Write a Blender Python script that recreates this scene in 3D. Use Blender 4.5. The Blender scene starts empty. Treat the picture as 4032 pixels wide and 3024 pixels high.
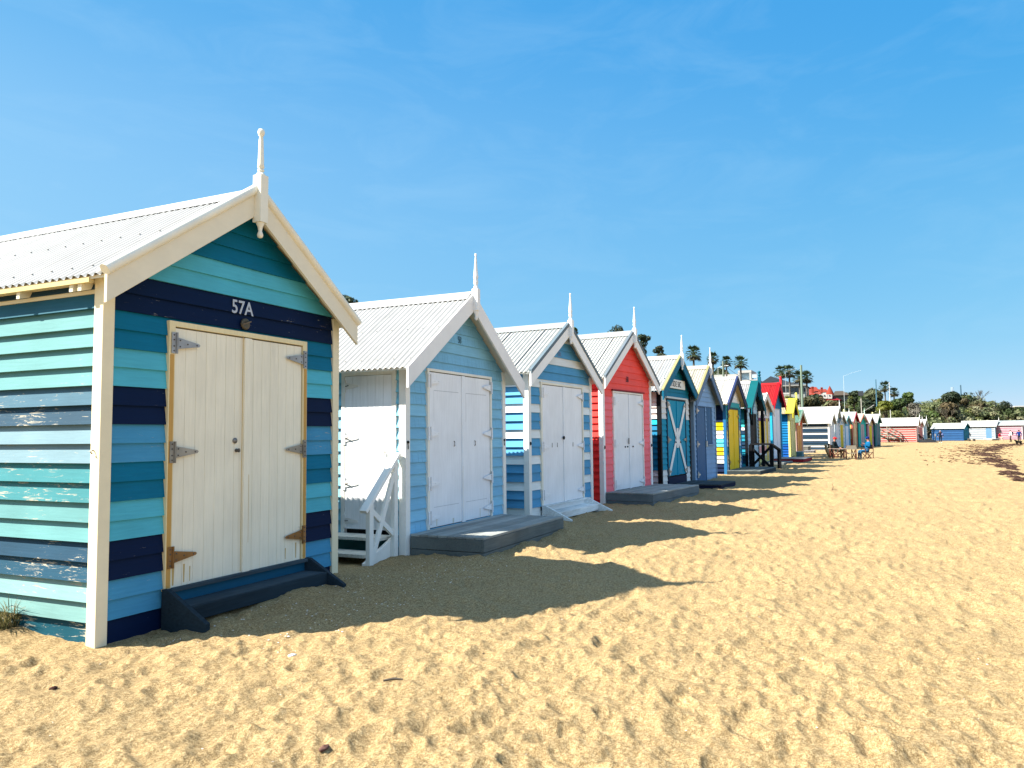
import bpy, math, random
import numpy as np
from mathutils import Vector, Matrix
random.seed(7); rng = np.random.default_rng(7)
S = bpy.context.scene
C = S.collection
D2R = math.radians

# ------------------------------------------------------------------ camera
CAM_H = 1.68
F, CX, CY = 3031.0, 2016.0, 1512.0
def nrm(v):
    v = np.array(v, float); return v/np.linalg.norm(v)
_X = nrm([1418, 188, 3031]); _Y = np.array([-6516, 268, 3031.])
_Y = nrm(_Y-_X*np.dot(_X, _Y)); _Z = np.cross(_X, _Y)
if _Z[1] > 0: _Z = -_Z
R = np.stack([_X, _Y, _Z])                       # world = R @ (right, down, forward)
cam = bpy.data.objects.new('camera', bpy.data.cameras.new('camera')); C.objects.link(cam)
cr, cu, cb = R@[1, 0, 0], R@[0, -1, 0], R@[0, 0, -1]
cam.matrix_world = Matrix([[cr[0], cu[0], cb[0], 0], [cr[1], cu[1], cb[1], 0], [cr[2], cu[2], cb[2], CAM_H], [0, 0, 0, 1]])
cam.data.sensor_width = 36.0; cam.data.lens = 36*F/4032
cam.data.clip_start = 0.05; cam.data.clip_end = 6000
S.camera = cam
def ray(px, py): return R@np.array([(px-CX)/F, (py-CY)/F, 1.])
def at_x(px, py, x):
    d = ray(px, py); return np.array([0, 0, CAM_H])+d*(x/d[0])
def at_y(px, py, y):
    d = ray(px, py); return np.array([0, 0, CAM_H])+d*(y/d[1])
def ground(px, py, z=0.):
    d = ray(px, py); return np.array([0, 0, CAM_H])+d*((z-CAM_H)/d[2])

# ------------------------------------------------------------------ light
SUN = nrm([3.0, -4.06, -4.89])
SUN_EL = math.asin(-SUN[2])
SUN_AZ = math.atan2(-SUN[0], -SUN[1])            # from +Y towards +X
sl = bpy.data.lights.new('sun', 'SUN'); sl.energy = 5.0; sl.angle = D2R(0.53); sl.color = (1.0, 0.93, 0.80)
so_ = bpy.data.objects.new('sun', sl); C.objects.link(so_)
so_.rotation_euler = Vector(SUN).to_track_quat('-Z', 'Y').to_euler()
so_.location = (-30, 40, 60)
W_ = bpy.data.worlds.new("World"); S.world = W_; W_.use_nodes = True
EXPO = 1.72
def build_world():
    nt = W_.node_tree; n = nt.nodes; L = nt.links
    for x in list(n): n.remove(x)
    out = n.new('ShaderNodeOutputWorld'); bg = n.new('ShaderNodeBackground'); bg.inputs[1].default_value = 0.13
    sky = n.new('ShaderNodeTexSky'); sky.sky_type = 'NISHITA'; sky.sun_disc = False
    sky.sun_elevation = SUN_EL; sky.sun_rotation = SUN_AZ % (2*math.pi)
    sky.air_density = 0.6; sky.dust_density = 0.0; sky.ozone_density = 6.0; sky.altitude = 0
    # deepen the Nishita sky to the clear azure of the day: one power curve per channel
    sp = n.new('ShaderNodeSeparateColor'); cbn = n.new('ShaderNodeCombineColor'); L.new(sky.outputs[0], sp.inputs[0])
    for i, (k, p) in enumerate(((.973, 1.05), (.798, .368), (.943, .107))):
        m1 = n.new('ShaderNodeMath'); m1.operation = 'MULTIPLY'; m1.inputs[1].default_value = .13; L.new(sp.outputs[i], m1.inputs[0])
        m2 = n.new('ShaderNodeMath'); m2.operation = 'POWER'; m2.inputs[1].default_value = p; L.new(m1.outputs[0], m2.inputs[0])
        m3 = n.new('ShaderNodeMath'); m3.operation = 'MULTIPLY'; m3.inputs[1].default_value = k/.13/2**EXPO; L.new(m2.outputs[0], m3.inputs[0]); L.new(m3.outputs[0], cbn.inputs[i])
    hs = cbn
    tc = n.new('ShaderNodeTexCoord')
    mp = n.new('ShaderNodeMapping'); mp.inputs['Scale'].default_value = (1.6, 3.2, 9.0); mp.inputs['Rotation'].default_value = (0.15, 0.25, 0.5)
    L.new(tc.outputs['Generated'], mp.inputs[0])
    no = n.new('ShaderNodeTexNoise'); no.inputs['Scale'].default_value = 2.2; no.inputs['Detail'].default_value = 9; no.inputs['Roughness'].default_value = 0.62; no.inputs['Distortion'].default_value = 0.6
    L.new(mp.outputs[0], no.inputs['Vector'])
    rp = n.new('ShaderNodeValToRGB'); rp.color_ramp.elements[0].position = 0.47; rp.color_ramp.elements[1].position = 0.80
    rp.color_ramp.elements[1].color = (0.17, 0.17, 0.17, 1)
    L.new(no.outputs[0], rp.inputs[0])
    mx = n.new('ShaderNodeMix'); mx.data_type = 'RGBA'
    L.new(rp.outputs[0], mx.inputs['Factor']); L.new(hs.outputs[0], mx.inputs[6])
    mx.inputs[7].default_value = tuple(c/.13/2**EXPO for c in (.46, .76, 1.0))+(1,)
    nv_ = n.new('ShaderNodeVectorMath'); nv_.operation = 'DOT_PRODUCT'; L.new(tc.outputs['Generated'], nv_.inputs[0]); nv_.inputs[1].default_value = tuple(-SUN)
    def blend(prev, fac, col):
        q = n.new('ShaderNodeMix'); q.data_type = 'RGBA'; L.new(fac, q.inputs['Factor']); L.new(prev, q.inputs[6]); q.inputs[7].default_value = tuple(c/.13/2**EXPO for c in col)+(1,); return q.outputs[2]
    def ramp(val, a, b, hi, smooth=True):
        v = n.new('ShaderNodeMapRange'); v.interpolation_type = 'SMOOTHSTEP' if smooth else 'LINEAR'; v.inputs[1].default_value = a; v.inputs[2].default_value = b; v.inputs[3].default_value = 0; v.inputs[4].default_value = hi; L.new(val, v.inputs[0]); return v.outputs[0]
    sz = n.new('ShaderNodeSeparateXYZ'); L.new(tc.outputs['Generated'], sz.inputs[0])
    hz_ = n.new('ShaderNodeMapRange'); hz_.interpolation_type = 'SMOOTHSTEP'; hz_.inputs[1].default_value = .30; hz_.inputs[2].default_value = .56; hz_.inputs[3].default_value = 1.0; hz_.inputs[4].default_value = .2; L.new(sz.outputs[2], hz_.inputs[0])
    vf = n.new('ShaderNodeMath'); vf.operation = 'MULTIPLY'; L.new(ramp(nv_.outputs['Value'], -.22, 1.0, .29, False), vf.inputs[0]); L.new(hz_.outputs[0], vf.inputs[1])
    c1 = blend(mx.outputs[2], vf.outputs[0], (.975, 1.2, 1.36))      # thin veil towards the sun
    lo_ = n.new('ShaderNodeMapRange'); lo_.interpolation_type = 'SMOOTHSTEP'; lo_.inputs[1].default_value = .18; lo_.inputs[2].default_value = .46; lo_.inputs[3].default_value = .14; lo_.inputs[4].default_value = 0; L.new(sz.outputs[2], lo_.inputs[0])
    c1 = blend(c1, lo_.outputs[0], (.60, .85, 1.0))                                                        # pale air low over the horizon
    c2 = blend(c1, ramp(nv_.outputs['Value'], .62, 1.0, .7), (1.6, 2.0, 2.4))
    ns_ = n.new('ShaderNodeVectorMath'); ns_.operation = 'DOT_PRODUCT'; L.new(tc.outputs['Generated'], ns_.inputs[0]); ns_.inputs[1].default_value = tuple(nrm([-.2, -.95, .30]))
    c3 = blend(c2, ramp(ns_.outputs['Value'], .22, .85, .72), (.72, .98, 1.32))                        # unseen cloud bank, added seaward as fill light for the shaded fronts
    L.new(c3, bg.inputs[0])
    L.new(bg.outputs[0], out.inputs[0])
build_world()
S.view_settings.view_transform = 'Standard'; S.view_settings.look = 'None'
S.view_settings.gamma = 1; S.view_settings.exposure = EXPO; S.view_settings.use_curve_mapping = False
try:
    S.cycles.max_bounces = 6; S.cycles.diffuse_bounces = 4; S.cycles.transparent_max_bounces = 4
except Exception: pass

# ------------------------------------------------------------------ helpers
def s2l(r, g, b):
    f = lambda c: (c/255/12.92) if c/255 <= .04045 else ((c/255+.055)/1.055)**2.4
    return (f(r), f(g), f(b))
class MB:
    """collects polygons; build() links them as ONE mesh object"""
    def __init__(s, off=(0, 0, 0), rot=0.0):
        s.v = []; s.f = []; s.c = []; s.sm = []; s.off = np.array(off, float); s.col = (.8, .8, .8, 0); s.ca, s.sa = math.cos(rot), math.sin(rot)
    def pt(s, p):
        x, y, z = p; return (x*s.ca-y*s.sa+s.off[0], x*s.sa+y*s.ca+s.off[1], z+s.off[2])
    def poly(s, pts, col=None, smooth=False):
        i = len(s.v); s.v.extend(s.pt(p) for p in pts); s.f.append(tuple(range(i, i+len(pts)))); s.c.append(col or s.col); s.sm.append(smooth)
    def mesh(s, pts, faces, col=None, smooth=False):
        i = len(s.v); s.v.extend(s.pt(p) for p in pts)
        for f in faces: s.f.append(tuple(i+k for k in f)); s.c.append(col or s.col); s.sm.append(smooth)
    def box(s, x0, x1, y0, y1, z0, z1, col=None):
        p = [(x0, y0, z0), (x1, y0, z0), (x1, y1, z0), (x0, y1, z0), (x0, y0, z1), (x1, y0, z1), (x1, y1, z1), (x0, y1, z1)]
        s.mesh(p, [(0, 3, 2, 1), (4, 5, 6, 7), (0, 1, 5, 4), (1, 2, 6, 5), (2, 3, 7, 6), (3, 0, 4, 7)], col)
    def prism(s, poly, axis, a, b, col=None):
        """extrude a 2-D polygon along axis 'x','y' or 'z' from a to b"""
        def P(u, v, w): return {'x': (w, u, v), 'y': (u, w, v), 'z': (u, v, w)}[axis]
        n = len(poly); p = [P(u, v, a) for u, v in poly]+[P(u, v, b) for u, v in poly]
        s.mesh(p, [tuple(range(n-1, -1, -1)), tuple(range(n, 2*n))]+[(i, (i+1) % n, n+(i+1) % n, n+i) for i in range(n)], col)
    def bar(s, a, b, w, h, col=None, up=(0, 0, 1)):
        a = Vector(a); b = Vector(b); d = (b-a).normalized(); u = Vector(up); sd = d.cross(u)
        if sd.length < 1e-4: sd = d.cross(Vector((0, 1, 0)))
        sd.normalize(); u = sd.cross(d)
        p = [tuple(q+sd*i*w/2+u*j*h/2) for q in (a, b) for i, j in ((-1, -1), (1, -1), (1, 1), (-1, 1))]
        s.mesh(p, [(3, 2, 1, 0), (4, 5, 6, 7), (0, 1, 5, 4), (1, 2, 6, 5), (2, 3, 7, 6), (3, 0, 4, 7)], col)
    def tube(s, pts, rad, n=8, col=None, cap=True, smooth=True):
        pts = [Vector(p) for p in pts]
        if not hasattr(rad, '__len__'): rad = [rad]*len(pts)
        V = []; Fc = []
        for i, p in enumerate(pts):
            d = (pts[min(i+1, len(pts)-1)]-pts[max(i-1, 0)]).normalized()
            u = d.cross(Vector((0, 0, 1)))
            if u.length < .05: u = d.cross(Vector((0, 1, 0)))
            u.normalize(); w = u.cross(d)
            for k in range(n):
                a = 2*math.pi*k/n; V.append(tuple(p+(u*math.cos(a)+w*math.sin(a))*rad[i]))
        for i in range(len(pts)-1):
            for k in range(n): Fc.append((i*n+k, i*n+(k+1) % n, (i+1)*n+(k+1) % n, (i+1)*n+k))
        s.mesh(V, Fc, col, smooth)
        if cap:
            s.mesh(V[:n], [tuple(range(n))], col); s.mesh(V[-n:], [tuple(range(n-1, -1, -1))], col)
    def lathe(s, cx, cy, prof, n=16, col=None):
        V = []; Fc = []
        for r, z in prof:
            for k in range(n):
                a = 2*math.pi*k/n; V.append((cx+r*math.cos(a), cy+r*math.sin(a), z))
        for i in range(len(prof)-1):
            for k in range(n): Fc.append((i*n+k, i*n+(k+1) % n, (i+1)*n+(k+1) % n, (i+1)*n+k))
        s.mesh(V, Fc, col, True)
    def ball(s, c, r, n=10, m=6, col=None, sc=(1, 1, 1)):
        V = []; Fc = []
        for i in range(m+1):
            t = math.pi*i/m
            for k in range(n):
                a = 2*math.pi*k/n
                V.append((c[0]+r*sc[0]*math.sin(t)*math.cos(a), c[1]+r*sc[1]*math.sin(t)*math.sin(a), c[2]+r*sc[2]*math.cos(t)))
        for i in range(m):
            for k in range(n): Fc.append((i*n+k, (i+1)*n+k, (i+1)*n+(k+1) % n, i*n+(k+1) % n))
        s.mesh(V, Fc, col, True)
    def data(s, name):
        me = bpy.data.meshes.new(name); me.from_pydata(s.v, [], s.f)
        a = me.color_attributes.new('paint', 'FLOAT_COLOR', 'CORNER')
        cc = []
        for f, c in zip(s.f, s.c):
            c4 = tuple(c) if len(c) == 4 else tuple(c)+(0.,)
            cc.extend(c4*len(f))
        a.data.foreach_set('color', np.array(cc, np.float32))
        me.polygons.foreach_set('use_smooth', s.sm); me.update()
        return me
    def build(s, name, mat, parent=None, bevel=0):
        o = bpy.data.objects.new(name, s.data(name)); C.objects.link(o)
        o.data.materials.append(mat)
        if parent: o.parent = parent
        if bevel:
            b = o.modifiers.new('bevel', 'BEVEL'); b.width = bevel; b.segments = 2; b.limit_method = 'ANGLE'; b.angle_limit = D2R(50)
        return o
def empty(name, loc, rz=0):
    o = bpy.data.objects.new(name, None); C.objects.link(o); o.location = loc; o.rotation_euler = (0, 0, rz); o.empty_display_size = .2
    return o
def tag(o, label=None, cat=None, group=None, kind=None):
    for k, v in (('label', label), ('category', cat), ('group', group), ('kind', kind)):
        if v: o[k] = v
    return o
def copy_tree(o, parent=None):
    c = o.copy(); C.objects.link(c)
    if parent: c.parent = parent
    for ch in list(o.children): copy_tree(ch, c)
    return c
def jit(c, a=.04):
    k = 1+random.uniform(-a, a)
    return tuple(min(1, x*k) for x in c[:3])+((c[3],) if len(c) > 3 else (0.,))

# ------------------------------------------------------------------ materials
def new_mat(name):
    m = bpy.data.materials.new(name); m.use_nodes = True
    nt = m.node_tree; b = nt.nodes['Principled BSDF']
    return m, nt, nt.nodes, nt.links, b
def paint_mat(name, scale, rough=.6, wear_scale=1., bump=.3, spec=.10, flake=(.34, .32, .26), dirt=.14):
    """painted timber: colour from the board's own paint; alpha = how much has flaked off"""
    m, nt, n, L, b = new_mat(name)
    at = n.new('ShaderNodeAttribute'); at.attribute_name = 'paint'
    tc = n.new('ShaderNodeTexCoord'); mp = n.new('ShaderNodeMapping'); mp.inputs['Scale'].default_value = scale
    L.new(tc.outputs['Object'], mp.inputs[0])
    gr = n.new('ShaderNodeTexNoise'); gr.inputs['Scale'].default_value = 1.; gr.inputs['Detail'].default_value = 6; gr.inputs['Roughness'].default_value = .65; gr.inputs['Distortion'].default_value = .5
    L.new(mp.outputs[0], gr.inputs['Vector'])
    bl = n.new('ShaderNodeTexNoise'); bl.inputs['Scale'].default_value = 1.7; bl.inputs['Detail'].default_value = 5
    L.new(tc.outputs['Object'], bl.inputs['Vector'])
    # tone variation
    mr = n.new('ShaderNodeMapRange'); mr.inputs[1].default_value = .3; mr.inputs[2].default_value = .7; mr.inputs[3].default_value = 1-dirt; mr.inputs[4].default_value = 1+dirt*.5
    mm = n.new('ShaderNodeMath'); mm.operation = 'ADD'; L.new(gr.outputs[0], mm.inputs[0]); L.new(bl.outputs[0], mm.inputs[1])
    mh = n.new('ShaderNodeMath'); mh.operation = 'MULTIPLY'; mh.inputs[1].default_value = .5; L.new(mm.outputs[0], mh.inputs[0]); L.new(mh.outputs[0], mr.inputs[0])
    vm = n.new('ShaderNodeVectorMath'); vm.operation = 'SCALE'; L.new(at.outputs['Color'], vm.inputs[0]); L.new(mr.outputs[0], vm.inputs['Scale'])
    # flakes : threshold of a stretched noise, threshold falls with alpha
    mp2 = n.new('ShaderNodeMapping'); mp2.inputs['Scale'].default_value = tuple(x*(1.5 if x < 10 else .8)*wear_scale for x in scale); mp2.inputs['Location'].default_value = (3, 5, 2)
    L.new(tc.outputs['Object'], mp2.inputs[0])
    fl = n.new('ShaderNodeTexNoise'); fl.inputs['Scale'].default_value = 1.; fl.inputs['Detail'].default_value = 8; fl.inputs['Roughness'].default_value = .7; fl.inputs['Distortion'].default_value = 1.2
    L.new(mp2.outputs[0], fl.inputs['Vector'])
    ad = n.new('ShaderNodeMath'); ad.operation = 'MULTIPLY_ADD'; L.new(at.outputs['Alpha'], ad.inputs[0]); ad.inputs[1].default_value = .25; L.new(fl.outputs[0], ad.inputs[2])
    b2 = n.new('ShaderNodeMath'); b2.operation = 'MULTIPLY_ADD'; L.new(bl.outputs[0], b2.inputs[0]); b2.inputs[1].default_value = .35; L.new(ad.outputs[0], b2.inputs[2])
    th = n.new('ShaderNodeMapRange'); th.inputs[1].default_value = .935; th.inputs[2].default_value = .985; L.new(b2.outputs[0], th.inputs[0])
    mx = n.new('ShaderNodeMix'); mx.data_type = 'RGBA'; L.new(th.outputs[0], mx.inputs['Factor']); L.new(vm.outputs[0], mx.inputs[6]); mx.inputs[7].default_value = (*flake, 1)
    L.new(mx.outputs[2], b.inputs['Base Color'])
    b.inputs['Roughness'].default_value = rough; b.inputs['Specular IOR Level'].default_value = spec
    bp = n.new('ShaderNodeBump'); bp.inputs['Strength'].default_value = bump; bp.inputs['Distance'].default_value = .004
    bs = n.new('ShaderNodeMath'); bs.operation = 'SUBTRACT'; L.new(gr.outputs[0], bs.inputs[0]); L.new(th.outputs[0], bs.inputs[1]); L.new(bs.outputs[0], bp.inputs['Height'])
    L.new(bp.outputs[0], b.inputs['Normal'])
    return m
M = {}
M['boards'] = paint_mat('weatherboard_paint', (3, 3, 48), dirt=.2)
M['vert'] = paint_mat('vertical_board_paint', (42, 42, 2.6), bump=.2, dirt=.15)
M['trim'] = paint_mat('trim_paint', (6, 6, 9), bump=.1, dirt=.08)
M['deck'] = paint_mat('weathered_deck_timber', (2.2, 46, 46), rough=.8, bump=.5, spec=.15, flake=(.3, .29, .27), dirt=.42)
M['decky'] = paint_mat('weathered_step_timber', (2.2, 30, 46), rough=.8, bump=.6, spec=.08, flake=(.2, .2, .2), dirt=.55)
def metal_mat(name, rough=.42, spots=.1, metallic=0., spec=.4):
    m, nt, n, L, b = new_mat(name)
    at = n.new('ShaderNodeAttribute'); at.attribute_name = 'paint'
    tc = n.new('ShaderNodeTexCoord')
    no = n.new('ShaderNodeTexNoise'); no.inputs['Scale'].default_value = 3; no.inputs['Detail'].default_value = 7; L.new(tc.outputs['Object'], no.inputs['Vector'])
    mr = n.new('ShaderNodeMapRange'); mr.inputs[1].default_value = .3; mr.inputs[2].default_value = .7; mr.inputs[3].default_value = 1-spots; mr.inputs[4].default_value = 1+spots*.4; L.new(no.outputs[0], mr.inputs[0])
    vm = n.new('ShaderNodeVectorMath'); vm.operation = 'SCALE'; L.new(at.outputs['Color'], vm.inputs[0]); L.new(mr.outputs[0], vm.inputs['Scale'])
    L.new(vm.outputs[0], b.inputs['Base Color']); b.inputs['Roughness'].default_value = rough; b.inputs['Metallic'].default_value = metallic; b.inputs['Specular IOR Level'].default_value = spec*.5
    return m
M['roof'] = metal_mat('painted_corrugated_iron', .45, .1)
M['galv'] = metal_mat('galvanised_and_rusty_iron', .5, .45, .45)
M['plain'] = metal_mat('plain_paint', .55, .06)
M['cloth'] = metal_mat('cloth', .9, .15, spec=.1)
M['skin'] = metal_mat('skin', .6, .05)
M['render'] = metal_mat('rendered_wall', .8, .08, spec=.2)
M['bark'] = metal_mat('bark', .9, .4, spec=.1)
def leaf_mat(name, trans=.25):
    m, nt, n, L, b = new_mat(name)
    at = n.new('ShaderNodeAttribute'); at.attribute_name = 'paint'
    oi = n.new('ShaderNodeObjectInfo'); mr = n.new('ShaderNodeMapRange'); mr.inputs[3].default_value = .85; mr.inputs[4].default_value = 1.15; L.new(oi.outputs['Random'], mr.inputs[0])
    vm = n.new('ShaderNodeVectorMath'); vm.operation = 'SCALE'; L.new(at.outputs['Color'], vm.inputs[0]); L.new(mr.outputs[0], vm.inputs['Scale'])
    L.new(vm.outputs[0], b.inputs['Base Color']); b.inputs['Roughness'].default_value = .6; b.inputs['Specular IOR Level'].default_value = .25
    tr = n.new('ShaderNodeBsdfTranslucent'); L.new(vm.outputs[0], tr.inputs[0])
    ms = n.new('ShaderNodeMixShader'); ms.inputs[0].default_value = trans
    L.new(b.outputs[0], ms.inputs[1]); L.new(tr.outputs[0], ms.inputs[2]); L.new(ms.outputs[0], n['Material Output'].inputs[0])
    return m
M['leaf'] = leaf_mat('foliage')
def glass_mat():
    m, nt, n, L, b = new_mat('window_glass'); at = n.new('ShaderNodeAttribute'); at.attribute_name = 'paint'; L.new(at.outputs['Color'], b.inputs['Base Color'])
    b.inputs['Roughness'].default_value = .08; b.inputs['Specular IOR Level'].default_value = .8; return m
M['glass'] = glass_mat()
def sand_mat():
    m, nt, n, L, b = new_mat('beach_sand')
    tc = n.new('ShaderNodeTexCoord')
    def noise(sc, det=3, ro=.6):
        x = n.new('ShaderNodeTexNoise'); x.inputs['Scale'].default_value = sc; x.inputs['Detail'].default_value = det; x.inputs['Roughness'].default_value = ro; L.new(tc.outputs['Object'], x.inputs['Vector']); return x
    g1 = noise(150, 4, .85); g2 = noise(42, 6, .85); lo = noise(.7, 6); mid = noise(6, 5)
    rp = n.new('ShaderNodeValToRGB'); e = rp.color_ramp.elements
    e[0].position = .43; e[0].color = (.145, .092, .041, 1); e[1].position = .575; e[1].color = (.475, .362, .20, 1)
    k = rp.color_ramp.elements.new(.5); k.color = (.286, .198, .092, 1)
    a = n.new('ShaderNodeMath'); a.operation = 'ADD'; L.new(g1.outputs[0], a.inputs[0]); L.new(g2.outputs[0], a.inputs[1])
    h = n.new('ShaderNodeMath'); h.operation = 'MULTIPLY'; h.inputs[1].default_value = .5; L.new(a.outputs[0], h.inputs[0]); L.new(h.outputs[0], rp.inputs[0])
    mr = n.new('ShaderNodeMapRange'); mr.inputs[1].default_value = .35; mr.inputs[2].default_value = .65; mr.inputs[3].default_value = .93; mr.inputs[4].default_value = 1.05
    a2 = n.new('ShaderNodeMath'); a2.operation = 'ADD'; L.new(lo.outputs[0], a2.inputs[0]); L.new(mid.outputs[0], a2.inputs[1])
    h2 = n.new('ShaderNodeMath'); h2.operation = 'MULTIPLY'; h2.inputs[1].default_value = .5; L.new(a2.outputs[0], h2.inputs[0]); L.new(h2.outputs[0], mr.inputs[0])
    vm = n.new('ShaderNodeVectorMath'); vm.operation = 'SCALE'; L.new(rp.outputs[0], vm.inputs[0]); L.new(mr.outputs[0], vm.inputs['Scale'])
    L.new(vm.outputs[0], b.inputs['Base Color']); b.inputs['Roughness'].default_value = .9; b.inputs['Specular IOR Level'].default_value = .15
    b1 = n.new('ShaderNodeBump'); b1.inputs['Strength'].default_value = .8; b1.inputs['Distance'].default_value = .016
    L.new(h.outputs[0], b1.inputs['Height'])
    b3 = n.new('ShaderNodeBump'); b3.inputs['Strength'].default_value = .5; b3.inputs['Distance'].default_value = .05
    m2 = noise(9, 4); L.new(m2.outputs[0], b3.inputs['Height']); L.new(b1.outputs[0], b3.inputs['Normal'])
    L.new(b3.outputs[0], b.inputs['Normal'])
    return m
M['sand'] = sand_mat()
def hill_mat():
    m, nt, n, L, b = new_mat('bank_soil'); tc = n.new('ShaderNodeTexCoord'); no = n.new('ShaderNodeTexNoise'); no.inputs['Scale'].default_value = .5; no.inputs['Detail'].default_value = 8; L.new(tc.outputs['Object'], no.inputs['Vector'])
    rp = n.new('ShaderNodeValToRGB'); rp.color_ramp.elements[0].color = (.03, .035, .016, 1); rp.color_ramp.elements[1].color = (.12, .11, .05, 1); L.new(no.outputs[0], rp.inputs[0]); L.new(rp.outputs[0], b.inputs['Base Color']); b.inputs['Roughness'].default_value = .95; return m
M['hill'] = hill_mat()

# ------------------------------------------------------------------ sand and bank
TOE = np.array([(-60, 13.5), (20, 13.0), (45, 12.0), (62, 12.0), (80, 11.0), (97, 6.8), (104, 1.0), (118, -.2), (134, .6), (142, -1.0), (147, -5.0), (153, -9.6), (163, -15.0), (172, -20), (185, -29), (205, -43), (240, -64), (400, -150)], float)
def toe_dist(x, y):
    """distance landward of the foot of the bank (negative on the beach)"""
    best = np.full(np.shape(x), 1e9); sgn = np.zeros(np.shape(x))
    for a, b in zip(TOE[:-1], TOE[1:]):
        d = b-a; l = d@d
        t = np.clip(((x-a[0])*d[0]+(y-a[1])*d[1])/l, 0, 1)
        qx, qy = a[0]+t*d[0], a[1]+t*d[1]
        dist = np.hypot(x-qx, y-qy); cr_ = d[0]*(y-a[1])-d[1]*(x-a[0])
        m = dist < best; best = np.where(m, dist, best); sgn = np.where(m, np.sign(cr_), sgn)
    return best*sgn
def sst(t): t = np.clip(t, 0, 1); return t*t*(3-2*t)
def bank(x, y):
    t = toe_dist(x, y)
    h = 4.2*sst(t/15)
    h = h+3.4*sst((t-10)/35)*np.clip((175-x)/45, 0, 1)
    h = h+3.7*np.exp(-(((x-183)/20)**2+((y-2.5)/7.0)**2))*sst(t/12)
    h = h+3.9*np.exp(-(((x-203)/24)**2+((y+17.5)/8.5)**2))*sst(t/9)
    h = h+1.0*np.exp(-(((x-207)/20)**2+((y+34)/6)**2))*sst(t/9)
    return np.where(t > 0, h, 0)
def lattice(n_, seed):
    return np.random.default_rng(seed).random((n_, n_))
def vnoise(x, y, seed):
    n_ = 256; g = lattice(n_, seed)
    xi = np.floor(x).astype(int); yi = np.floor(y).astype(int); fx = x-xi; fy = y-yi
    fx = fx*fx*(3-2*fx); fy = fy*fy*(3-2*fy); xi %= n_; yi %= n_; x1 = (xi+1) % n_; y1 = (yi+1) % n_
    return (g[xi, yi]*(1-fx)+g[x1, yi]*fx)*(1-fy)+(g[xi, y1]*(1-fx)+g[x1, y1]*fx)*fy
def build_sand():
    a_fine = np.arange(D2R(-14), D2R(66), .0016)
    a_l = np.arange(D2R(66), D2R(180), .02); a_r = np.arange(D2R(-180), D2R(-14), .02)
    ang = np.concatenate([a_r, a_fine, a_l]); ang = np.unique(ang)
    rs = [.35]
    while rs[-1] < 4500:
        r = rs[-1]; rs.append(r+max(.006, min(.0062*r, 1e9) if r < 105 else .03*r if r < 200 else .25*r))
    rs = np.array(rs); na, nr = len(ang), len(rs)
    RR, AA = np.meshgrid(rs, ang, indexing='ij')
    x = RR*np.cos(AA); y = RR*np.sin(AA)
    fade = np.clip(1-(RR-85)/90, .0, 1)
    z = (.07*(vnoise(x*.35+9, y*.35+3, 1)-.5)+.06*(vnoise(x*1.1, y*1.1, 2)-.5)+.030*(vnoise(x*2.9, y*2.9, 3)-.5)+.020*(vnoise(x*6, y*8, 4)-.5)+.030*(1-np.abs(2*vnoise(x*2.1+1.2*vnoise(x*1.3, y*1.3, 8), y*4.2+1.2*vnoise(x*1.3+9, y*1.3, 9), 10)-1)**.8)+.017*(1-np.abs(2*vnoise(x*4.6+.8*vnoise(x*3, y*3, 14)+30, y*8.2+.8*vnoise(x*3+5, y*3, 15)+11, 12)-1)**.8)+.0065*(vnoise(x*17, y*17, 5)-.5)+.004*(vnoise(x*45, y*45, 6)-.5)*np.clip(1-RR/14, 0, 1))*fade
    # footprints
    def stamp(px, py, L_, w, dp, th):
        r0 = math.hypot(px, py); a0 = math.atan2(py, px); m = L_*1.9
        i0, i1 = np.searchsorted(rs, [r0-m, r0+m]); da = m/max(r0-m, .3); j0, j1 = np.searchsorted(ang, [a0-da, a0+da])
        if i1 <= i0 or j1 <= j0: return
        sx = x[i0:i1, j0:j1]-px; sy = y[i0:i1, j0:j1]-py; c, s_ = math.cos(th), math.sin(th)
        u = (sx*c+sy*s_)/L_; v = (-sx*s_+sy*c)/w; q = u*u+v*v
        z[i0:i1, j0:j1] += -dp*np.exp(-q*1.6)+dp*.7*np.exp(-((np.sqrt(q)-1.25)/.33)**2)*(.75+.5*u)
    pr = np.random.default_rng(11)
    N = 0
    while N < 18000:
        r = 1.0+84*pr.random()**.95; a = D2R(-13)+D2R(76)*pr.random()
        px, py = r*math.cos(a), r*math.sin(a)
        if py > 5.9 and px > 4: continue
        N += 1
        L_ = pr.uniform(.06, .12)*(1+max(0, r-10)/50); dp = L_*pr.uniform(.04, .155)
        if pr.random() < .12: L_ *= 1.5
        dp = min(dp, .016)
        stamp(px, py, L_, L_*pr.uniform(.5, .85), dp, pr.normal(.35, .8))
    for (px, py, w, d) in ((4.35, 5.75, .7, -.05), (8.4, 6.3, .5, -.07), (9.6, 5.0, .8, .0), (6.0, 5.3, .7, .03), (9.25, 4.75, .35, .05), (10.6, 4.65, .3, .045), (12.2, 4.75, .45, .06), (11.4, 4.6, .25, .03), (18.0, 4.6, .5, .05), (19.6, 4.35, .5, .06), (21.3, 4.25, .6, .07), (5.3, 5.45, .25, .03), (6.5, 5.5, .35, .035), (13.9, 4.9, 1.2, -.02)):
        z += d*np.exp(-((x-px)**2+(y-py)**2)/w**2)
    z = np.where(toe_dist(x, y) > 1.5, np.minimum(z, -.1)-.4, z)
    z = np.where(RR > 260, -.3, z)
    v = np.stack([x, y, z], -1).reshape(-1, 3)
    i = np.arange(nr-1)[:, None]*na; j = np.arange(na)[None, :]; j2 = (j+1) % na
    f = np.stack([i+j, i+na+j, i+na+j2, i+j2], -1).reshape(-1, 4)
    me = bpy.data.meshes.new('sand'); me.vertices.add(len(v)+1)
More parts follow.
